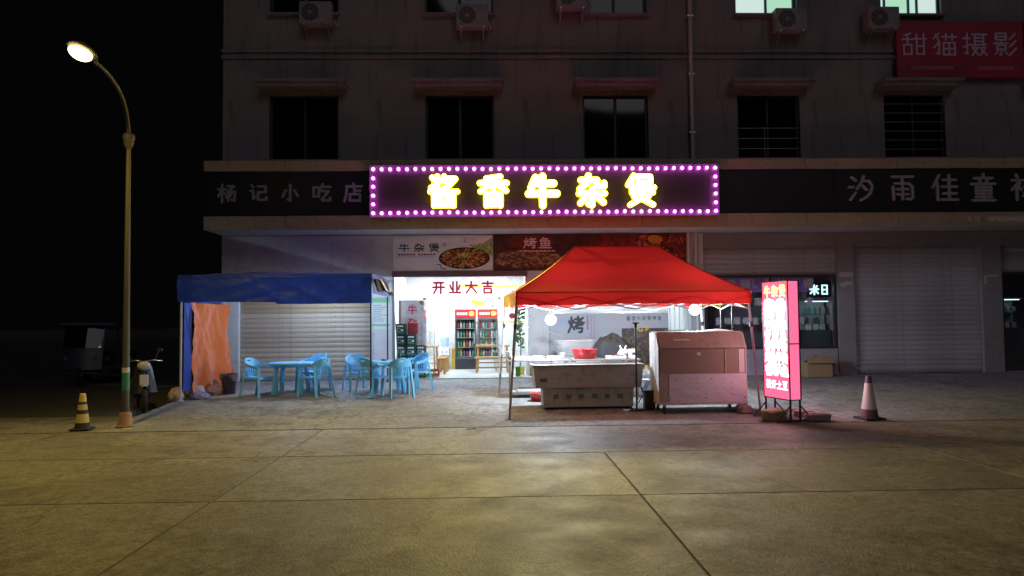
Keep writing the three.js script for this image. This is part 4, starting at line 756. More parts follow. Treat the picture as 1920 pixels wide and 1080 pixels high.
{
  const b = thing('trash_bucket', 'dark round trash bucket at the end of the orange curtain', 'bucket', [-5.82, gy(1.9) + 0.002, 1.9]);
  part('bucket_wall', lathe([[0.001, 0], [0.13, 0], [0.17, 0.4], [0.185, 0.41], [0.185, 0.43], [0.16, 0.43], [0.12, 0.02], [0.001, 0.02]], 24), M(0.05, 0.035, 0.05, 0.5), b);
  part('bin_liner', sheet(24, 4, (u, v) => { const a = u * 6.283; const r = 0.19 + 0.01 * Math.sin(a * 9); return [r * Math.cos(a), 0.44 - 0.16 * v * (0.6 + 0.4 * Math.sin(a * 3)), r * Math.sin(a)]; }), M(0.16, 0.13, 0.15, 0.4, { side: THREE.DoubleSide }), b);
  // heap of bags and rags at the canopy's corner leg
  const bag = (x, z, s, c, lab, name, cat) => {
    const g = new THREE.IcosahedronGeometry(1, 4), p = g.attributes.position, o = rnd(0, 30);
    for (let i = 0; i < p.count; i++) { const v = V(p.getX(i), p.getY(i), p.getZ(i)), k = 1 + 0.5 * wave(v.x * 2 + o + 8, v.z * 2 + v.y + 8) + 0.22 * wave(v.x * 6 + o + 20, v.y * 6 + 20); p.setXYZ(i, v.x * k * s[0], Math.max(-0.62, v.y * k) * s[1], v.z * k * s[2]); }
    g.computeVertexNormals(); const gg = g; gg.computeBoundingBox(); gg.translate(0, -gg.boundingBox.min.y, 0);
    return single(name, gg, M(...c, 0.55), lab, cat, [x, gy(z) - 0.004, z]);
  };
  bag(-6.42, 2.2, [0.2, 0.16, 0.2], [0.5, 0.46, 0.48], 'pale crumpled plastic bag beside the white canopy leg', 'plastic_bag', 'bag');
  bag(-6.2, 2.55, [0.2, 0.09, 0.16], [0.22, 0.22, 0.42], 'bluish rag lying on the ground under the orange curtain', 'rag', 'rag');
  bag(-6.1, 1.95, [0.2, 0.13, 0.2], [0.45, 0.3, 0.28], 'pinkish plastic bag lying beside the trash bucket', 'plastic_bag', 'bag');
  bag(-6.35, 1.55, [0.2, 0.18, 0.2], [0.14, 0.05, 0.04], 'dark red bag behind the pale bags under the orange curtain', 'plastic_bag', 'bag');
  bag(-6.62, 2.72, [0.16, 0.17, 0.14], [0.5, 0.4, 0.34], 'tan bag outside the white canopy leg', 'plastic_bag', 'bag');
}

// ---------------------------------------------------------------- red tent of the grill stall
const stallLamp = (x, y, z, top, power, label) => {
  const l = thing('hanging_bulb', label, 'light bulb', [x, y, z], 0, 'white bulbs hanging under the red tent');
  part('bulb_glow', new THREE.SphereGeometry(0.11, 24, 16), glow(9, 9.4, 9.8), l);
  part('socket', cyl(0.035, 0.05, 0.09, 0, 0.14, 0), M(0.7, 0.7, 0.7, 0.5), l);
  part('cable', rod([0, 0.16, 0], [0, top - y, 0], 0.006), M(0.5, 0.5, 0.5, 0.6), l);
  const p = new THREE.PointLight(new THREE.Color().setRGB(0.66, 0.85, 1), power); p.shadow.radius = 4; p.castShadow = true; l.add(p);
};
{
  const t = thing('red_tent', 'red pop-up tent with yellow side panel over the grill stall', 'tent', [2.54, 0, 3.71], 0.0595);
  const A = 2.19, B = 1.34, EY = 2.3, RY = 3.27, RX = 0.83;   // half width, half depth, eave, ridge
  const red = P(0.5, 0.016, 0.012, 0.96, { transmission: 0.28, thickness: 0, bumpMap: clothBump, bumpScale: 0.003, side: THREE.DoubleSide });
  const yel = P(0.75, 0.36, 0.02, 0.96, { transmission: 0.35, thickness: 0, bumpMap: clothBump, bumpScale: 0.003, side: THREE.DoubleSide });
  const rise = (v) => v - 0.24 * v * (1 - v);
  const face = (ax, az, bxx, bz, cx, cz) => sheet(24, 16, (u, v) => {   // from an eave edge up to the ridge
    const ex = ax + (bxx - ax) * u, ez = az + (bz - az) * u, rx = cx[0] + (cx[1] - cx[0]) * u, sag = 0.07 * Math.sin(Math.PI * u) * Math.sin(Math.PI * v) + 0.05 * wave(u * 7 + ax * 3 + 20, v * 4 + az * 2 + 20) * Math.sin(Math.PI * u) * Math.min(1, 4 * (1 - v)) + 0.012 * Math.sin(u * 26) * (1 - v) * v;
    return [ex + (rx - ex) * v, EY + (RY - EY) * rise(v) - sag, ez + (cz - ez) * v];
  });
  part('front_roof_panel', face(-A, B, A, B, [-RX, RX], 0), red, t);
  part('rear_roof_panel', face(A, -B, -A, -B, [RX, -RX], 0), red, t);
  part('side_roof_panel', face(-A, -B, -A, B, [-RX, -RX], 0), yel, t);
  part('side_roof_panel', face(A, B, A, -B, [RX, RX], 0), yel, t);
  const val = (a, b, n) => sheet(n, 4, (u, v) => { const x = a[0] + (b[0] - a[0]) * u, z = a[1] + (b[1] - a[1]) * u, out = 0.012 * Math.sin(u * n * 0.6) * v; const nx = Math.sign(x) * (Math.abs(a[0] - b[0]) < 0.1 ? 1 : 0), nz = Math.sign(z) * (Math.abs(a[1] - b[1]) < 0.1 ? 1 : 0); return [x + nx * (0.01 + out), EY - (0.23 + 0.012 * Math.sin(u * 9)) * v, z + nz * (0.01 + out)]; });
  part('front_valance', val([-A, B], [A, B], 44), red, t); part('rear_valance', val([-A, -B], [A, -B], 44), red, t);
  part('side_valance', val([-A, -B], [-A, B], 26), yel, t); part('side_valance', val([A, -B], [A, B], 26), yel, t);
  const hip = (sx, sz) => tube(Array.from({ length: 7 }, (_, i) => { const v = i / 6; return [sx * (A + (RX - A) * v), EY + (RY - EY) * rise(v) + 0.004, sz * B * (1 - v)]; }), 0.011, 24, 6);
  for (const sx of [-1, 1]) for (const sz of [-1, 1]) part('hip_seam', hip(sx, sz), red, t);
  for (const z of [B + 0.014, -B - 0.014]) part('eave_hem', bar([-A, EY - 0.005, z], [A, EY - 0.005, z], 0.018, 0.008), red, t);
  const S = 0.13;
  for (const [sx, sz, m] of [[-1, 1, rustTube], [1, 1, whiteTube], [-1, -1, whiteTube], [1, -1, whiteTube]]) {
    const bx0 = sx * (A - 0.04), bz0 = sz * (B - 0.04), ex = sx * (A + S), ez = sz * (B + 0.02), wz = 3.71 + ez - ex * 0.0595, y = gy(wz);
    const l = part('leg', [bar([bx0, EY - 0.03, bz0], [bx0 + (ex - bx0) * 0.5, (EY + y) / 2, bz0 + (ez - bz0) * 0.5], 0.04, 0.04), bar([bx0 + (ex - bx0) * 0.42, EY * 0.58, bz0 + (ez - bz0) * 0.42], [ex, y + 0.004, ez], 0.03, 0.03)], m, t);
    part('slider', rb(0.06, 0.09, 0.06, 0.008, bx0 + (ex - bx0) * 0.28, EY * 0.73, bz0 + (ez - bz0) * 0.28), darkFrame, l);
    part('foot_plate', rb(0.1, 0.01, 0.1, 0.003, ex, y + 0.006, ez), m, l);
  }
  // scissor trusses under the eaves, and struts to the ridge
  const X = (a, b) => { for (const [p, q] of [[2.2, 1.98], [1.98, 2.2]]) part('truss_bar', bar([a[0], p, a[1]], [b[0], q, b[1]], 0.022, 0.014), whiteTube, t); };
  for (const z of [-B + 0.05, B - 0.05]) for (let k = 0; k < 4; k++) { const w = (2 * A - 0.1) / 4; X([-A + 0.05 + k * w, z], [-A + 0.05 + (k + 1) * w, z]); }
  for (const x of [-A + 0.05, A - 0.05]) for (let k = 0; k < 2; k++) { const w = (2 * B - 0.1) / 2; X([x, -B + 0.05 + k * w], [x, -B + 0.05 + (k + 1) * w]); }
  part('ridge_pole', bar([-RX, RY - 0.04, 0], [RX, RY - 0.04, 0], 0.03, 0.03), whiteTube, t);
  for (const sx of [-1, 1]) { part('roof_strut', bar([sx * RX, 2.2, 0], [sx * RX, RY - 0.04, 0], 0.025, 0.025), whiteTube, t); part('roof_strut', bar([sx * (A - 0.06), 2.16, 0], [sx * RX, 2.35, 0], 0.02, 0.02), whiteTube, t); }
  part('roof_strut', bar([-RX, 2.3, 0], [RX, 2.3, 0], 0.02, 0.02), whiteTube, t);
}
stallLamp(1.2, 1.8, 3.5, 2.3, 26, 'glaring white bulb hanging over the steel counter in the red tent');
stallLamp(4.08, 1.97, 3.75, 2.3, 16, 'glaring white bulb hanging above the metal food cart');

// ---------------------------------------------------------------- stall furniture
const steel = M(0.42, 0.41, 0.4, 0.42, { metalness: 0.55, map: metalMap }), steelDull = M(0.52, 0.48, 0.43, 0.5, { metalness: 0.15, map: metalMap });
{
  const y = gy(4.1);
  const t = thing('steel_counter', 'long steel grill counter with flared tray top in front of the stall', 'counter', [1.83, y, 4.08], 0.02);
  const sec = (w0, w1, d0, d1, h0, h1) => { const g = new THREE.CylinderGeometry(1, 1, 1, 4, 1, false, Math.PI / 4); const p = g.attributes.position; for (let i = 0; i < p.count; i++) { const up = p.getY(i) > 0, k = Math.SQRT2; p.setXYZ(i, p.getX(i) * k * (up ? w1 : w0) / 2, up ? h1 : h0, p.getZ(i) * k * (up ? d1 : d0) / 2); } const f = g.toNonIndexed(); f.computeVertexNormals(); return metric(f); };
  part('lower_body', sec(1.72, 1.74, 0.55, 0.55, 0.03, 0.4), steelDull, t);
  part('upper_body', sec(2.02, 2.1, 0.66, 0.72, 0.402, 0.8), steelDull, t);
  part('tray_rim', [bx(2.16, 0.035, 0.05, 0, 0.82, 0.355), bx(2.16, 0.035, 0.05, 0, 0.82, -0.355), bx(0.05, 0.035, 0.66, -1.055, 0.82, 0), bx(0.05, 0.035, 0.66, 1.055, 0.82, 0)], steel, t);
  part('tray_floor', bx(2.06, 0.01, 0.66, 0, 0.812, 0), steel, t);
  for (let k = 0; k < 6; k++) part('vent', [0, 1, 2].map((i) => bx(0.1, 0.014, 0.006, -0.62 + k * 0.245, 0.2 + i * 0.03, 0.279)), M(0.06, 0.055, 0.05, 0.7), t);
  part('name_plate', bx(0.13, 0.06, 0.006, -0.86, 0.55, 0.352), M(0.12, 0.1, 0.08, 0.5), t);
  for (const x of [-0.8, 0.8]) part('foot', bx(0.08, 0.04, 0.5, x, 0.02, 0), darkFrame, t);
}
const workTable = (name, label, x, z, W, D, Hh, shelf) => {
  const y = gy(z), t = thing(name, label, 'table', [x, y, z]);
  part('table_top', rb(W, 0.035, D, 0.006, 0, Hh - 0.018, 0), steel, t);
  for (const a of [-1, 1]) for (const c of [-1, 1]) part('leg', bx(0.035, Hh - 0.037, 0.035, a * (W / 2 - 0.05), (Hh - 0.037) / 2, c * (D / 2 - 0.05)), rustTube, t);
  if (shelf) { part('shelf', bx(W - 0.08, 0.02, D - 0.06, 0, 0.42, 0), steel, t); part('bottom_shelf', bx(W - 0.08, 0.02, D - 0.06, 0, 0.1, 0), steel, t); }
  return y + Hh;
};
{
  const T1 = workTable('prep_table', 'narrow steel prep table with shelves beside the tent leg', 0.98, 2.75, 1.3, 0.6, 0.78, true);
  const T2 = workTable('prep_table', 'steel prep table carrying the red basin behind the grill counter', 2.4, 2.75, 1.42, 0.6, 0.78, true);
  const tray = (x, y, z, w, d, c, lab, name = 'food_tray') => { const t = thing(name, lab, 'tray', [x, y + 0.001, z]); part('tray_dish', [bx(w, 0.012, d, 0, 0.006, 0), bx(w, 0.05, 0.01, 0, 0.037, d / 2), bx(w, 0.05, 0.01, 0, 0.037, -d / 2), bx(0.01, 0.05, d - 0.01, w / 2, 0.037, 0), bx(0.01, 0.05, d - 0.01, -w / 2, 0.037, 0)], M(0.72, 0.72, 0.74, 0.4), t); for (let i = 0; i < 7; i++) part('food_piece', new THREE.IcosahedronGeometry(rnd(0.025, 0.045), 1), M(c[0] * rnd(0.7, 1.2), c[1] * rnd(0.7, 1.2), c[2], 0.6), t, [rnd(-w / 2 + 0.05, w / 2 - 0.05), 0.045, rnd(-d / 2 + 0.05, d / 2 - 0.05)]); };
  tray(0.56, T1, 2.85, 0.3, 0.3, [0.4, 0.22, 0.1], 'white food tray of brown pieces at the tent leg end of the prep table');
  tray(0.92, T1, 2.85, 0.34, 0.34, [0.6, 0.58, 0.5], 'white food tray of pale pieces in the middle of the prep table');
  tray(1.3, T1, 2.85, 0.28, 0.3, [0.35, 0.5, 0.04], 'white food tray of green vegetables on the prep table');
  tray(2.62, T2, 2.85, 0.4, 0.3, [0.3, 0.05, 0.04], 'white food tray of dark red meat beside the red basin');
  tray(0.78, gy(2.75) + 0.11, 2.75, 0.5, 0.4, [0.6, 0.6, 0.58], 'white tray on the lowest shelf of the prep table');
  const basin = (name, x, y, z, r, h, lab) => { const b = thing(name, lab, 'basin', [x, y + 0.001, z]); part('basin_wall', lathe([[0.001, 0], [r * 0.78, 0], [r * 0.97, h * 0.95], [r, h], [r * 0.95, h], [r * 0.75, 0.012], [r * 0.001, 0.012]], 32), P(0.5, 0.012, 0.02, 0.3, { clearcoat: 0.4 }), b); part('basin_rim', new THREE.TorusGeometry(r * 0.99, 0.01, 6, 32).rotateX(Math.PI / 2).translate(0, h, 0), M(0.5, 0.015, 0.02, 0.35), b); };
  basin('red_basin', 1.98, T2, 2.72, 0.28, 0.19, 'large red plastic basin on the prep table behind the grill counter');
  basin('red_basin', 0.93, gy(3.35), 3.35, 0.17, 0.15, 'small red plastic basin on the ground at the end of the grill counter');
  const g = thing('green_box', 'small bright green box on the middle shelf of the prep table', 'box', [0.55, gy(2.75) + 0.432, 2.75]); part('box_body', rb(0.1, 0.17, 0.1, 0.01, 0, 0.086, 0), M(0.1, 0.4, 0.04, 0.5), g); part('box_lid', rb(0.11, 0.02, 0.11, 0.005, 0, 0.183, 0), M(0.12, 0.45, 0.06, 0.5), g);
  const o = thing('oil_bottle', 'yellow oil bottle on the middle shelf of the prep table', 'bottle', [0.86, gy(2.75) + 0.432, 2.8]); part('bottle_body', lathe([[0.001, 0], [0.06, 0], [0.062, 0.16], [0.025, 0.22], [0.022, 0.25]], 16), M(0.55, 0.35, 0.03, 0.3), o); part('cap', cyl(0.026, 0.026, 0.03, 0, 0.265, 0), M(0.5, 0.05, 0.03, 0.5), o);
  // white carton, bags
  const wb = thing('napkin_box', 'small white box at the right end of the prep table', 'box', [2.98, T2 + 0.001, 2.85]); part('box_body', rb(0.16, 0.2, 0.12, 0.01, 0, 0.1, 0), M(0.7, 0.7, 0.7, 0.6), wb); part('slot', bx(0.07, 0.05, 0.004, 0.02, 0.1, 0.0605), darkFrame, wb);
}
{
  // stove with its steel trough, covered burner
  const y = gy(1.7);
  const s = thing('stove_cabinet', 'steel stove cabinet standing before the printed menu board', 'stove', [1.95, y, 1.55]);
  part('cabinet_body', rb(1.15, 0.62, 0.6, 0.01, 0, 0.36, 0), steelDull, s); part('stove_top', rb(1.2, 0.05, 0.64, 0.01, 0, 0.697, 0), steel, s);
  for (const a of [-0.5, 0.5]) for (const c of [-0.24, 0.24]) part('foot', cyl(0.025, 0.025, 0.05, a, 0.025, c, 10), darkFrame, s);
  const w = thing('steel_trough', 'large tapered steel trough resting on the stove', 'trough', [1.9, y + 0.724, 1.6]);
  part('trough_shell', (() => { const n = sheet(40, 10, (u, v) => { const a = u * 6.2832, ex = 0.4 + 0.12 * v, ez = 0.2 + 0.06 * v, c = Math.cos(a), q = Math.sin(a), k = 1 / Math.pow(Math.pow(Math.abs(c), 4) + Math.pow(Math.abs(q), 4), 0.25); return [ex * c * k, 0.02 + 0.33 * v, ez * q * k]; }, 0.008); return n; })(), M(0.6, 0.6, 0.61, 0.35, { metalness: 0.6, map: metalMap }), w);
  part('trough_floor', bx(0.82, 0.012, 0.42, 0, 0.02, 0), steel, w);
  part('trough_handle', bar([-0.2, 0.42, 0.05], [-0.72, 0.6, 0.15], 0.025, 0.02), M(0.2, 0.2, 0.2, 0.5), w);
  const c = thing('covered_burner', 'burner covered by a lumpy dark cloth beside the steel trough', 'burner', [2.74, y, 1.75]);
  part('burner_stand', [bx(0.62, 0.05, 0.5, 0, 0.7, 0), ...[[-1, -1], [1, -1], [-1, 1], [1, 1]].map(([a, b]) => bx(0.04, 0.675, 0.04, a * 0.27, 0.3375, b * 0.2))], rustTube, c);
  part('dark_cloth', (() => { const g = new THREE.SphereGeometry(1, 36, 20, 0, 6.2832, 0, 1.72), p = g.attributes.position; for (let i = 0; i < p.count; i++) { const a = p.getX(i), b = p.getY(i), d = p.getZ(i), k = 1 + 0.5 * wave(a * 2.5 + 9, d * 2.5 + 9) + 0.16 * wave(a * 7 + 30, d * 7 + b * 3); p.setXYZ(i, a * 0.45 * k, 0.72 + 0.4 * Math.max(0, b) * (1.15 - 0.25 * a) * k + Math.min(0, b) * 0.15, d * 0.3 * k); } g.computeVertexNormals(); return g; })(), M(0.035, 0.038, 0.042, 0.75, { side: THREE.DoubleSide }), c);
}
{
  const T = gy(2.75) + 0.781;
  const gas = thing('gas_cylinder', 'grey blue gas cylinder on the ground between the prep table and the cart', 'gas cylinder', [3.22, gy(3.1), 3.1]);
  part('cylinder_body', lathe([[0.001, 0.02], [0.13, 0.02], [0.155, 0.08], [0.155, 0.46], [0.12, 0.55], [0.04, 0.58], [0.001, 0.58]], 24), M(0.2, 0.24, 0.28, 0.45, { map: metalMap }), gas);
  part('foot_ring', lathe([[0.12, 0], [0.12, 0.03], [0.11, 0.03], [0.11, 0], [0.12, 0]], 24), darkFrame, gas); part('valve', [cyl(0.02, 0.025, 0.07, 0, 0.61, 0), cyl(0.035, 0.035, 0.015, 0, 0.65, 0)], M(0.5, 0.35, 0.1, 0.4), gas);
  part('gas_hose', tube([[0.02, 0.61, 0], [0.12, 0.55, -0.2], [0.0, 0.2, -0.5], [-0.2, 0.06, -0.9], [-0.3, 0.2, -1.2]], 0.011), M(0.35, 0.12, 0.03, 0.6), gas);
  for (const [x, z, n, lab] of [[0.38, 2.62, 6, 'stack of white bowls at the tent leg end of the prep table'], [1.52, 2.62, 4, 'stack of white bowls between the two prep tables']]) { const b = thing('bowl_stack', lab, 'bowls', [x, T, z]); for (let k = 0; k < n; k++) part('bowl', lathe([[0.001, 0], [0.035, 0], [0.075, 0.055], [0.07, 0.055], [0.033, 0.008], [0.001, 0.008]], 20).translate(0, k * 0.022, 0), M(0.72, 0.72, 0.7, 0.35), b); }
  const bag = thing('white_bag', 'white plastic bag full of goods on the prep table end by the cart', 'bag', [2.82, T, 2.62]);
  part('bag_body', (() => { const g = new THREE.SphereGeometry(1, 24, 16), p = g.attributes.position; for (let i = 0; i < p.count; i++) { const a = p.getX(i), b = p.getY(i), d = p.getZ(i), k = 1 + 0.5 * wave(a * 3 + 50, d * 3 + b * 2 + 50); p.setXYZ(i, a * 0.13 * k, (Math.max(-0.8, b) + 0.8) * 0.11 * k, d * 0.1 * k); } g.computeVertexNormals(); return g; })(), M(0.75, 0.75, 0.78, 0.5), bag);
  for (const a of [-1, 1]) part('bag_ear', bx(0.03, 0.1, 0.012, a * 0.05, 0.22, 0, 0, 0, -a * 0.4), M(0.75, 0.75, 0.78, 0.5), bag);
  single('power_cable', tube([[0.5, 2.16, 4.9], [1.2, 2.28, 3.5], [2.4, 2.1, 3.6], [3.4, 2.12, 3.7], [4.08, 2.28, 3.75], [4.5, 2.12, 3.2], [4.7, 2.3, 2.4]], 0.008, 50, 6), M(0.45, 0.45, 0.45, 0.6), 'thin pale power cable draped between the two bulbs under the red tent', 'cable');
}
{
  const y = gy(4.3);
  const p = thing('stand_pole', 'thin dark upright pole with T-shaped top before the steel counter', 'pole', [2.72, y, 4.56]);
  part('pole', rod([0, 0.02, 0], [0, 1.62, 0], 0.018), blackTube, p);
  part('cross_head', [bx(0.13, 0.025, 0.03, 0, 1.63, 0), bx(0.05, 0.09, 0.04, 0, 1.58, 0)], blackTube, p);
  part('base_plate', cyl(0.12, 0.13, 0.02, 0, 0.01, 0, 24), blackTube, p);
  const g = thing('black_bin', 'black plastic bin on the ground between the counter and the cart', 'bin', [2.98, gy(4.45), 4.45]);
  part('bin_wall', rb(0.2, 0.34, 0.24, 0.03, 0, 0.17, 0), M(0.025, 0.02, 0.02, 0.5), g); part('bin_lid', rb(0.22, 0.03, 0.26, 0.012, 0, 0.356, 0), M(0.03, 0.025, 0.025, 0.5), g);
  const wb = thing('folded_stool', 'folding stool with thin legs between the counter and the cart', 'stool', [3.02, gy(3.7), 3.7]);
  part('stool_seat', rb(0.26, 0.03, 0.26, 0.008, 0, 0.45, 0), M(0.6, 0.6, 0.62, 0.6), wb);
  for (const s of [-1, 1]) part('leg', [rod([-0.12, 0.005, s * 0.1], [0.12, 0.435, s * 0.1], 0.012), rod([0.12, 0.005, s * 0.1], [-0.12, 0.435, s * 0.1], 0.012)], blackTube, wb);
}
{
  // food cart
  const z = 4.62, y = gy(5.0);
  const c = thing('food_cart', 'metal food cart with brown glass front and scuffed white lower panel', 'food cart', [3.86, y, z], 0.01);
  const W = 1.64, brownSteel = M(0.4, 0.3, 0.25, 0.5, { metalness: 0.25, map: metalMap });
  const film = canvasTex(512, 256, (x, w, h) => { x.fillStyle = '#c6bcc4'; x.fillRect(0, 0, w, h); for (let i = 0; i < 120; i++) { x.fillStyle = `rgba(${rnd(90, 230)},${rnd(90, 220)},${rnd(100, 225)},0.1)`; x.beginPath(); x.ellipse(rnd(0, w), rnd(0, h), rnd(10, 70), rnd(4, 24), 0.6, 0, 7); x.fill(); } x.strokeStyle = '#8f8490'; x.lineWidth = 4; for (let i = 0; i < 40; i++) { const px = 60 + (i % 8) * 58, py = 26 + Math.floor(i / 8) * 52; if (rnd() > 0.5) { x.beginPath(); x.moveTo(px, py); x.lineTo(px + rnd(8, 26), py + rnd(8, 24)); x.stroke(); } } });
  const prof = [[-0.33, 0.19], [0.36, 0.19], [0.36, 0.74], [0.37, 1.2], [0.2, 1.48], [-0.33, 1.48]];
  const side = new THREE.Shape(prof.map((p) => new THREE.Vector2(...p)));
  for (const s of [-1, 1]) part('side_panel', metric(new THREE.ExtrudeGeometry(side, { depth: 0.02, bevelEnabled: false }).rotateY(-Math.PI / 2).translate(s * (W / 2 - 0.01) + 0.01, 0, 0)), M(0.6, 0.58, 0.58, 0.5, { map: metalMap }), c);
  part('lower_panel', plainFront(bx(W - 0.2, 0.51, 0.012, 0.09, 0.478, 0.37)), M(1, 1, 1, 0.4, { map: film }), c);
  part('corner_panel', bx(0.155, 0.51, 0.012, -W / 2 + 0.1, 0.478, 0.368), brownSteel, c);
  part('base_rail', [rb(W + 0.01, 0.05, 0.74, 0.008, 0, 0.195, 0.015)], steelDull, c);
  part('glass_front', bx(W - 0.06, 0.455, 0.008, 0, 0.965, 0.372), P(0.26, 0.19, 0.15, 0.3, { clearcoat: 0.5 }), c);
  part('glass_divider', bx(0.025, 0.455, 0.014, 0.42, 0.965, 0.379), brownSteel, c);
  part('glass_divider', bx(0.1, 0.43, 0.01, 0.72, 0.965, 0.3775), M(0.55, 0.46, 0.46, 0.5), c);
  part('hood_panel', bx(W - 0.05, 0.325, 0.014, 0, 0, 0).rotateX(-0.548).translate(0, 1.342, 0.292), brownSteel, c);
  part('top_panel', bx(W - 0.05, 0.02, 0.52, 0, 1.492, -0.065), steel, c);
  part('rear_panel', bx(W - 0.05, 1.24, 0.015, 0, 0.86, -0.32), steelDull, c);
  part('work_deck', bx(W - 0.06, 0.02, 0.66, 0, 0.74, 0.02), steelDull, c);
  part('sticker', bx(0.06, 0.05, 0.003, -0.07, 1.1, 0.3785), M(0.7, 0.6, 0.55, 0.6), c);
  part('tape_patch', bx(0.3, 0.03, 0.003, 0, 0, 0.009).rotateX(-0.548).translate(-0.36, 1.352, 0.292), M(0.65, 0.55, 0.52, 0.6), c);
  for (const [x, yy] of [[-0.62, 0.3], [0.05, 0.3], [0.76, 0.3], [-0.5, 0.64], [0.16, 0.64]]) part('screw', cyl(0.014, 0.014, 0.006, x, yy, 0.379, 10, Math.PI / 2), M(0.1, 0.07, 0.08, 0.4), c);
  for (const a of [-0.7, 0.68]) for (const b of [-0.25, 0.28]) { const w = part('caster_fork', bx(0.05, 0.09, 0.05, a, 0.125, b), steelTrim, c); part('wheel', cyl(0.07, 0.07, 0.035, a, 0.071, b, 18, 0, 0, Math.PI / 2), darkFrame, w); }
  for (const [x, tilt] of [[0.5, 0.02], [0.72, 0.01]]) part('support_wire', rod([x, 1.48, -0.1], [x + tilt, 2.12, -0.15], 0.006), steelTrim, c);
  part('crumpled_cloth', sheet(16, 8, (u, v) => [0.1 + 0.6 * u, 1.506 + 0.035 * Math.sin(Math.PI * u) * Math.sin(Math.PI * v) + 0.02 * Math.abs(wave(u * 9, v * 6)), -0.2 + 0.3 * v]), M(0.6, 0.58, 0.58, 0.8, { side: THREE.DoubleSide }), c);
}

// ---------------------------------------------------------------- red light box sign on the forecourt
{
  const yb = gy(5.5), L = thing('light_box_sign', 'glowing red and white upright light box sign on black legs', 'light box', [5.1, yb, 5.56], -Math.PI / 2 + 0.225);
  const W = 0.76, D = 0.21, Hh = 2.06, y0 = 0.36;
  const tx = canvasTex(420, 1140, (x, w, h) => {
    x.fillStyle = '#da4663'; x.fillRect(0, 0, w, h);
    x.strokeStyle = '#ffe680'; write(x, '牛杂煲', 26, 30, 118, 15, { step: 126 });
    x.strokeStyle = '#ffffff';
    write(x, '酱香', 34, 178, 165, 31, { step: 184 });
    write(x, '牛杂煲鱼', 26, 372, 88, 31, { step: 94 }); write(x, '香烤鱼', 26, 372 + 106, 96, 31, { step: 132 });
    write(x, '酱香牛杂', 26, 588, 88, 31, { step: 94 }); write(x, '烤鱼牛煲', 26, 700, 92, 31, { step: 94 }); write(x, '香烤大鱼', 26, 820, 100, 31, { step: 94 });
    write(x, '狼牙土豆', 30, 968, 88, 15, { step: 92 });
    x.fillStyle = '#ffffff'; for (const yy of [470, 580, 690, 806]) for (let i = 0; i < 6; i++) x.fillRect(60 + i * 52, yy, 34, 10);
  });
  const faceMat = M(0.6, 0.6, 0.6, 0.35, { map: tx, emissive: new THREE.Color(1, 1, 1), emissiveMap: tx, emissiveIntensity: 3 });
  const edge = glow(1.05, 0.18, 0.36, 1);
  part('lit_face', plainFront(bx(W - 0.03, Hh - 0.03, 0.004, 0, y0 + Hh / 2, D / 2 + 0.002)), faceMat, L);
  const rear = part('lit_face', plainFront(bx(W - 0.03, Hh - 0.03, 0.004)), faceMat, L, [0, y0 + Hh / 2, -D / 2 - 0.002], [0, Math.PI, 0]);
  part('box_core', bx(W - 0.04, Hh - 0.04, D - 0.02, 0, y0 + Hh / 2, 0), M(0.3, 0.05, 0.08, 0.6), L);
  for (const s of [-1, 1]) for (const [a, b] of [[0.015, 0.955], [0.975, 2.045]]) part('lit_side', bx(0.006, b - a, D - 0.02, s * (W / 2 - 0.012), y0 + (a + b) / 2, 0), edge, L);
  const fr = M(0.08, 0.01, 0.02, 0.5), q = 0.018;
  const rails = []; for (const a of [-1, 1]) for (const c of [-1, 1]) rails.push(bx(q, Hh, q, a * (W / 2 - 0.006), y0 + Hh / 2, c * (D / 2 + 0.001)));
  for (const y of [0.006, Hh - 0.006]) { for (const c of [-1, 1]) rails.push(bx(W - 0.032, q, q, 0, y0 + y, c * (D / 2 + 0.001))); for (const a of [-1, 1]) rails.push(bx(q, q, D - 0.018, a * (W / 2 - 0.006), y0 + y, 0)); }
  for (const a of [-1, 1]) rails.push(bx(q, q, D - 0.018, a * (W / 2 - 0.006), y0 + 0.965, 0));
  part('box_frame', rails, fr, L);
  for (const a of [-1, 1]) for (const c of [-1, 1]) part('leg', bx(0.025, y0 + 0.01, 0.025, a * (W / 2 - 0.02), (y0 - 0.01) / 2, c * (D / 2 - 0.012)), blackTube, L);
  for (const a of [-1, 1]) { part('foot_rail', bx(0.03, 0.025, 0.72, a * (W / 2 - 0.02), 0.014, 0), blackTube, L); for (const c of [-1, 1]) part('brace', bar([a * (W / 2 - 0.02), 0.02, c * 0.34], [a * (W / 2 - 0.02), 0.26, c * (D / 2)], 0.018, 0.018), blackTube, L); }
  for (const s of [-1, 1]) { const l = new THREE.RectAreaLight(new THREE.Color().setRGB(1, 0.36, 0.5), 3.2, W - 0.06, Hh - 0.06); l.position.set(0, y0 + Hh / 2, s * (D / 2 + 0.02)); if (s > 0) l.rotation.y = Math.PI; L.add(l); }
}
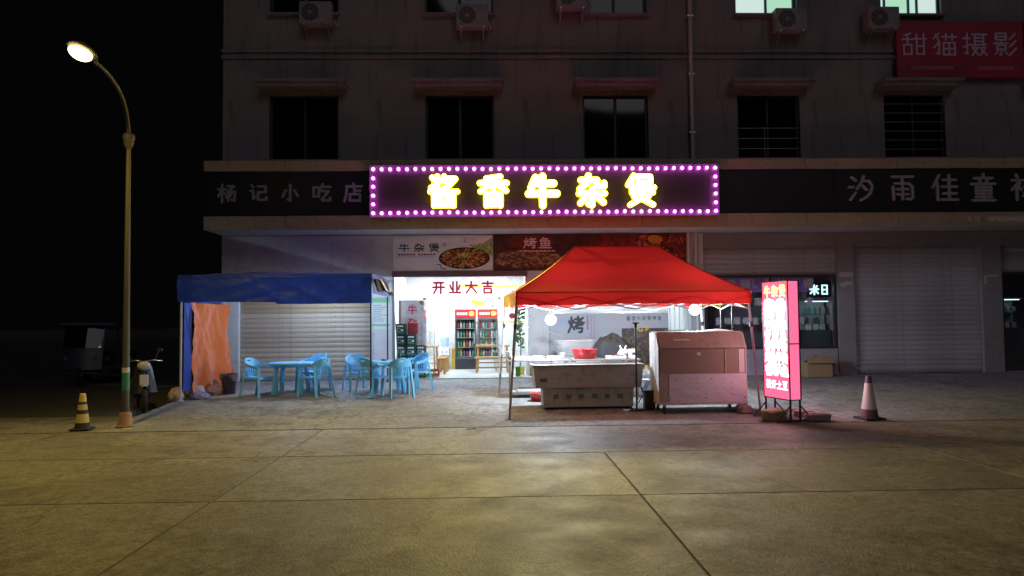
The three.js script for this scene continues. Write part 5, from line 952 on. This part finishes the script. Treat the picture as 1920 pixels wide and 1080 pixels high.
{
  // ballast stones and sandbags
  const rock = (name, x, z, s, c, lab, cat, turn = 0) => { const g = new RoundedBoxGeometry(2, 2, 2, 6, 0.55), p = g.attributes.position, o = rnd(4, 40); for (let i = 0; i < p.count; i++) { const v = V(p.getX(i), p.getY(i), p.getZ(i)), k = 1 + 0.4 * wave(v.x * 1.3 + o, v.z * 1.3 + v.y + o) ; p.setXYZ(i, v.x * k * s[0] / 2, Math.max(-0.9, v.y * k) * s[1] / 2, v.z * k * s[2] / 2); } const gg = g; gg.computeVertexNormals(); gg.computeBoundingBox(); gg.translate(0, -gg.boundingBox.min.y, 0); return single(name, metric(gg), M(...c, 0.9, { map: dirtMap }), lab, cat, [x, gy(z) - 0.003, z], [0, turn, 0]); };
  rock('ballast_stone', 4.86, 5.72, [0.4, 0.22, 0.3], [0.3, 0.25, 0.15], 'yellowish ballast stone under the street side of the light box', 'stone', 0.2);
  rock('ballast_stone', 5.62, 5.8, [0.42, 0.15, 0.24], [0.32, 0.28, 0.26], 'long flat ballast stone right of the light box legs', 'stone', 0.15);
  rock('ballast_stone', 5.56, 5.35, [0.36, 0.14, 0.24], [0.3, 0.26, 0.28], 'small ballast stone behind the long flat stone', 'stone', -0.1);
  rock('brick_piece', 5.55, 4.85, [0.3, 0.07, 0.12], [0.3, 0.24, 0.24], 'loose brick lying behind the light box', 'brick', 0.05);
  rock('ballast_stone', 4.62, 4.95, [0.26, 0.16, 0.22], [0.28, 0.2, 0.2], 'ballast stone at the wheel of the food cart', 'stone', 0.4);
}
{
  // cardboard box before the sock shop
  const z = 0.35, b = thing('cardboard_box', 'open cardboard box with dark contents below the sock shop window', 'box', [8.02, gy(z), z]), m = M(0.32, 0.22, 0.12, 0.85, { map: paintMap });
  part('box_wall', [bx(0.62, 0.36, 0.012, 0, 0.18, 0.2), bx(0.62, 0.36, 0.012, 0, 0.18, -0.2), bx(0.012, 0.36, 0.388, -0.304, 0.18, 0), bx(0.012, 0.36, 0.388, 0.304, 0.18, 0), bx(0.6, 0.012, 0.38, 0, 0.008, 0)], m, b);
  part('flap', bx(0.66, 0.19, 0.01).rotateX(-0.5).translate(0, 0.43, 0.25), m, b); part('flap', bx(0.19, 0.01, 0.38).rotateZ(-0.6).translate(0.38, 0.32, 0), m, b);
  part('contents', sheet(14, 8, (u, v) => [-0.26 + 0.52 * u, 0.36 + 0.16 * Math.sin(3.14 * u) * Math.sin(3.14 * v) + 0.07 * wave(u * 5, v * 5), -0.17 + 0.34 * v]), M(0.05, 0.045, 0.07, 0.9, { side: THREE.DoubleSide }), b);
}
{
  // sock shop window: stickers; lit sign and cases added in place of reflections
  const t = thing('window_lettering', 'rows of pale grey sticker characters on the dark sock shop window', 'lettering', [0, 0, -0.104]);
  const m = M(0.36, 0.34, 0.4, 0.6);
  [...'服童袜'].forEach((ch, i) => part('letter', letter(ch, 0.26, 15, 0.003), m, t, [5.72 + i * 0.36, 2.66, 0]));
  [...'儿童袜童帽'].forEach((ch, i) => part('letter', letter(ch, 0.26, 15, 0.003), m, t, [6.62 + i * 0.345 + (i ? 0.08 : 0), 2.66, 0]));
  [...'帽童服袜儿童'].forEach((ch, i) => part('letter', letter(ch, 0.2, 15, 0.003), m, t, [5.8 + i * 0.44 + (i > 1 ? 0.1 : 0), 2.2, 0]));
  [...'童袜服帽童袜儿童服帽'].forEach((ch, i) => part('letter', letter(ch, 0.18, 16, 0.003), m, t, [5.75 + i * 0.235, 1.72, 0]));
  const hp = thing('window_header', 'purple blue strip behind the top row of window characters', 'window strip', [0, 0, -0.13]); part('purple_strip', between(5.46, 8.1, 2.47, 2.825, 0, 0.004), M(0.26, 0.15, 0.55, 0.5, { map: paintMap }), hp); part('strip_edge', between(5.46, 8.1, 2.452, 2.468, 0, 0.006), M(0.3, 0.28, 0.4, 0.5), hp);  // plain purple blue strip behind the characters
  const s = thing('reflected_sign', 'small cyan white glowing sign added behind the sock shop window in place of a reflection', 'sign', [0, 0, -0.3]);  // added glowing sign, stands in for a reflection in the glass
  part('sign_plate', between(8.12, 8.7, 2.3, 2.7, 0, 0.02), blackPanel, s);
  part('reflected_letter', letter('米', 0.26, 16, 0.012), glow(0.75, 1.25, 1.4, 1), s, [8.3, 2.5, 0.021]); part('reflected_letter', letter('日', 0.26, 14, 0.012), glow(0.75, 1.25, 1.4, 1), s, [8.57, 2.5, 0.021]);
  const hang = [rod([8.2, 2.7, 0.01], [8.2, 3.498, 0.01], 0.004), rod([8.62, 2.7, 0.01], [8.62, 3.498, 0.01], 0.004)]; part('hanger', hang, steelTrim, s);
  const reflectionCase = (x, lab) => {
    const d = thing('reflection_case', lab, 'reflection case', [x, 0.362, -0.62]);  // added lit case, mimics a reflected bar and its teal glow
    part('case_base', bx(0.66, 1.1, 0.4, 0, 0.55, 0), M(0.05, 0.06, 0.07, 0.6), d);
    part('case_back', bx(0.66, 0.75, 0.02, 0, 1.48, -0.19), M(0.3, 0.42, 0.42, 0.6), d);
    part('case_top', bx(0.66, 0.03, 0.4, 0, 1.87, 0), M(0.4, 0.42, 0.42, 0.5), d);
    part('reflected_bar', bx(0.6, 0.022, 0.03, 0, 1.842, 0.12), glow(1.1, 1.5, 1.6), d);
    const l = new THREE.RectAreaLight(new THREE.Color().setRGB(0.6, 0.95, 1), 1.8, 0.6, 0.03); l.position.set(0, 1.825, 0.12); l.rotation.x = -Math.PI / 2; d.add(l);
    part('case_shelf', bx(0.62, 0.012, 0.34, 0, 1.5, 0), M(0.15, 0.18, 0.18, 0.4), d);
    for (let i = 0; i < 4; i++) part('goods', rb(0.1, rnd(0.12, 0.2), 0.08, 0.01, -0.22 + i * 0.14, 1.6, 0.02), M(rnd(0.1, 0.4), rnd(0.2, 0.4), rnd(0.2, 0.4), 0.7), d);
    for (let i = 0; i < 3; i++) part('goods', rb(0.14, 0.16, 0.1, 0.02, -0.2 + i * 0.18, 1.182, 0.05), M(rnd(0.3, 0.6), rnd(0.4, 0.6), rnd(0.4, 0.6), 0.7), d);
  };
  reflectionCase(8.45, 'small lit case added behind the sock shop window in place of a reflection'); reflectionCase(13.52, 'small lit case added past the closed shutter in place of a reflection');
  const bt = thing('thermos', 'pale upright thermos standing on the sock shop sill behind the glass', 'thermos', [6.3, 1.002, -0.17]); part('flask', cyl(0.05, 0.05, 0.36, 0, 0.18, 0), M(0.4, 0.4, 0.44, 0.4), bt); part('lid', cyl(0.04, 0.045, 0.06, 0, 0.392, 0), M(0.2, 0.2, 0.24, 0.4), bt);
}

// ---------------------------------------------------------------- traffic cones
{
  const cone = (name, label, x, z, h, bands, baseMat) => {
    const t = thing(name, label, 'traffic cone', [x, gy(z) + 0.002, z], 0.15), r = (f) => 0.045 + (h * 0.2 - 0.045) * (1 - f);
    part('base', rb(h * 0.52, 0.035, h * 0.52, 0.012, 0, 0.018, 0), baseMat, t);
    let f = 0; for (const [to, m] of bands) { const a = f * (h - 0.036), b = to * (h - 0.036); part('cone_band', lathe([[r(f), a], [r(to), b]], 28).translate(0, 0.036, 0), m, t); f = to; }
    part('tip', lathe([[r(1), 0], [r(1) * 0.9, 0.012], [0.001, 0.014]], 20).translate(0, h, 0), bands[bands.length - 1][1], t);
  };
  const yel = M(0.6, 0.44, 0.12, 0.5), blk = M(0.03, 0.028, 0.026, 0.7), wht = M(0.6, 0.58, 0.56, 0.45), rd = M(0.13, 0.08, 0.09, 0.5);
  cone('traffic_cone', 'short black and yellow banded traffic cone near the lamp post', -6.95, 5.68, 0.6, [[0.16, blk], [0.42, yel], [0.54, blk], [0.7, yel], [0.78, blk], [0.9, yel], [1, yel]], blk);
  cone('traffic_cone', 'tall white sleeved traffic cone standing before the closed shutter', 6.57, 5.7, 0.74, [[0.2, rd], [0.84, wht], [1, rd]], blk);
}

// ---------------------------------------------------------------- street lamp
{
  const x = -6.36, z = 5.42, L = thing('street_lamp', 'tall street lamp with curved arm and glowing warm head', 'street lamp', [x, gy(z), z]), m = M(0.075, 0.07, 0.065, 0.6, { map: metalMap });  // dark tone stands in for shade below the lamp housing
  part('pole', lathe([[0.068, 0], [0.068, 0.05], [0.058, 1.2], [0.047, 3], [0.037, 4.92]], 20), m, L);
  part('base_collar', lathe([[0.001, 0], [0.15, 0], [0.15, 0.02], [0.11, 0.05], [0.1, 0.22], [0.086, 0.26]], 20), M(0.34, 0.2, 0.13, 0.8, { map: dirtMap }), L);
  part('joint_collar', lathe([[0.05, 4.86], [0.085, 4.95], [0.085, 5.0], [0.1, 5.02], [0.1, 5.1], [0.06, 5.13], [0.04, 5.13]], 20), m, L);
  part('arm', new THREE.TubeGeometry(new THREE.CatmullRomCurve3([V(0, 4.9, 0), V(0, 5.3, 0.04), V(0, 5.68, 0.24), V(0, 5.92, 0.66), V(0, 6.02, 1.2)]), 30, 0.034, 12), m, L);
  part('lamp_head', (() => { const g = new THREE.SphereGeometry(1, 28, 18), p = g.attributes.position; for (let i = 0; i < p.count; i++) { const yy = p.getY(i); p.setXYZ(i, p.getX(i) * 0.165, (yy > 0 ? yy * 0.1 : yy * 0.03), p.getZ(i) * 0.34); } g.computeVertexNormals(); return g.rotateX(-0.14).translate(0, 6.04, 1.5); })(), m, L);
  const lens = new THREE.SphereGeometry(1, 24, 12, 0, 6.2832, Math.PI / 2, Math.PI / 2); lens.scale(0.15, 0.1, 0.22).rotateX(-0.14).translate(0, 6.0, 1.56);
  part('lamp_lens', lens, glow(7, 5.4, 2.2), L);
  const s = new THREE.SpotLight(new THREE.Color().setRGB(1, 0.7, 0.13), 48, 0, 1.5, 0.6); s.position.set(0, 5.87, 1.56); s.target.position.set(0.8, 0, 3.0); s.castShadow = true; s.shadow.radius = 5; L.add(s, s.target);
  part('green_band', lathe([[0.0655, 0], [0.063, 0.3]], 20).translate(0, 0.62, 0), M(0.04, 0.2, 0.12, 0.5), L);
  part('white_band', lathe([[0.0628, 0], [0.062, 0.09]], 20).translate(0, 0.93, 0), M(0.5, 0.5, 0.48, 0.6), L);
}

// ---------------------------------------------------------------- parked scooter and cargo tricycle in the dark yard
{
  const black = M(0.02, 0.02, 0.022, 0.3), tyre = M(0.015, 0.015, 0.015, 0.9), chrome = M(0.6, 0.6, 0.62, 0.2, { metalness: 1 }), rd = M(0.2, 0.02, 0.015, 0.35), dirtW = M(0.4, 0.4, 0.42, 0.4);
  const wheel = (parent, x, y, z, r, w, turn = 0) => { const t = part('tyre', new THREE.TorusGeometry(r - w / 2, w / 2, 10, 28).rotateY(Math.PI / 2 + turn).translate(x, y, z), tyre, parent); part('rim', cyl(r * 0.55, r * 0.55, w * 0.7, x, y, z, 18, 0, 0, Math.PI / 2), chrome, t); };
  const z = 3.55, s = thing('motor_scooter', 'dark parked motor scooter with pale leg shield beside the canopy', 'scooter', [-6.95, gy(z) * 0.6 + 0.005, z], 0.5);
  wheel(s, 0, 0.24, 0.6, 0.24, 0.1); wheel(s, 0, 0.24, -0.6, 0.24, 0.11);
  part('leg_shield', sheet(12, 12, (u, v) => { const a = (u - 0.5) * 2; return [a * (0.24 - 0.1 * v), 0.38 + 0.5 * v, 0.42 - 0.12 * v + 0.1 * (1 - a * a)]; }, 0.02), black, s);
  part('front_panel', rb(0.16, 0.22, 0.05, 0.02, 0, 0.62, 0.5, -0.2), dirtW, s);
  part('front_fender', new THREE.TorusGeometry(0.27, 0.05, 8, 20, 2.4).rotateY(Math.PI / 2).rotateX(-0.4).translate(0, 0.24, 0.6), dirtW, s);
  part('footboard', rb(0.32, 0.06, 0.5, 0.02, 0, 0.3, 0.1), black, s);
  part('rear_body', (() => { const g = new THREE.SphereGeometry(1, 24, 16); g.scale(0.2, 0.2, 0.48); return g.translate(0, 0.5, -0.45); })(), rd, s);
  part('seat', rb(0.27, 0.09, 0.68, 0.04, 0, 0.74, -0.35), black, s);
  part('handlebar', tube([[-0.34, 0.98, 0.24], [-0.12, 1.0, 0.34], [0, 0.97, 0.36], [0.12, 1.0, 0.34], [0.34, 0.98, 0.24]], 0.016), chrome, s);
  part('steering_column', rod([0, 0.24, 0.6], [0, 0.97, 0.36], 0.03), black, s);
  part('headlamp', (() => { const g = new THREE.SphereGeometry(1, 18, 12); g.scale(0.12, 0.09, 0.07); return g.translate(0, 0.9, 0.44); })(), dirtW, s);
  for (const a of [-1, 1]) part('mirror', [rod([a * 0.2, 0.99, 0.3], [a * 0.27, 1.17, 0.26], 0.006), rb(0.1, 0.07, 0.02, 0.009, a * 0.29, 1.2, 0.255)], black, s);
  part('tail_light', rb(0.14, 0.05, 0.04, 0.015, 0, 0.6, -0.92), M(0.3, 0.01, 0.01, 0.3), s);

  const tz = -1.6, t = thing('cargo_tricycle', 'dark cargo tricycle with roofed cab parked in the unlit yard', 'tricycle', [-10.7, 0.206, tz], 0.12);
  const body = M(0.03, 0.035, 0.055, 0.4), bed = M(0.04, 0.03, 0.03, 0.6);
  wheel(t, 0, 0.25, 0.75, 0.25, 0.1); wheel(t, -0.5, 0.25, -1.1, 0.25, 0.11); wheel(t, 0.5, 0.25, -1.1, 0.25, 0.11);
  part('cab_front', sheet(12, 12, (u, v) => { const a = (u - 0.5) * 2; return [a * 0.5, 0.42 + 0.55 * v, 0.62 + 0.12 * (1 - a * a) - 0.1 * v]; }, 0.02), body, t);
  part('windscreen', sheet(10, 6, (u, v) => { const a = (u - 0.5) * 2; return [a * 0.48, 0.98 + 0.56 * v, 0.54 + 0.1 * (1 - a * a) - 0.16 * v]; }, 0.008), darkGlass, t);
  part('cab_roof', rb(1.1, 0.06, 1.15, 0.025, 0, 1.6, 0.05), M(0.06, 0.07, 0.12, 0.35), t);
  for (const a of [-1, 1]) { part('roof_post', bar([a * 0.5, 0.98, 0.5], [a * 0.5, 1.57, 0.36], 0.03, 0.03), body, t); part('roof_post', bar([a * 0.5, 0.5, -0.46], [a * 0.5, 1.57, -0.46], 0.03, 0.03), body, t); part('headlamp', cyl(0.05, 0.05, 0.03, a * 0.34, 0.72, 0.68, 16, Math.PI / 2), M(0.12, 0.12, 0.12, 0.2), t); }
  part('cab_floor', bx(0.95, 0.05, 1.3, 0, 0.34, 0.05), body, t); part('seat', rb(0.85, 0.14, 0.4, 0.04, 0, 0.66, -0.2), black, t);
  part('fork', [rod([-0.07, 0.25, 0.75], [-0.05, 0.9, 0.5], 0.02), rod([0.07, 0.25, 0.75], [0.05, 0.9, 0.5], 0.02)], black, t);
  part('cargo_bed', [bx(1.1, 0.05, 1.3, 0, 0.48, -1.15), bx(1.1, 0.32, 0.03, 0, 0.66, -0.51), bx(1.1, 0.32, 0.03, 0, 0.66, -1.79), bx(0.03, 0.32, 1.25, -0.535, 0.66, -1.15), bx(0.03, 0.32, 1.25, 0.535, 0.66, -1.15)], bed, t);
  part('axle', rod([-0.5, 0.25, -1.1], [0.5, 0.25, -1.1], 0.03), black, t);
}
{
  // litter on the road
  for (const [x, z, w, d, c, lab, tl] of [[-6.25, 5.62, 0.14, 0.09, [0.6, 0.6, 0.58], 'white scrap of paper on the ground beside the lamp post', 0.2], [-0.35, 6.15, 0.16, 0.06, [0.04, 0.035, 0.03], 'flat dark scrap lying at the road edge before the tent', 0.1]]) single('litter', sheet(6, 4, (u, v) => [(u - 0.5) * w, 0.008 + 0.02 * Math.abs(wave(u * 5 + x * 3 + 40, v * 5 + 40)), (v - 0.5) * d], 0.003), M(...c, 0.8), lab, 'litter', [x, (z > 5.94 ? 0.002 : gy(z)) - 0.004, z], [0, tl, 0]);
}

renderer.setSize(1024, 576);
renderer.render(scene, camera);
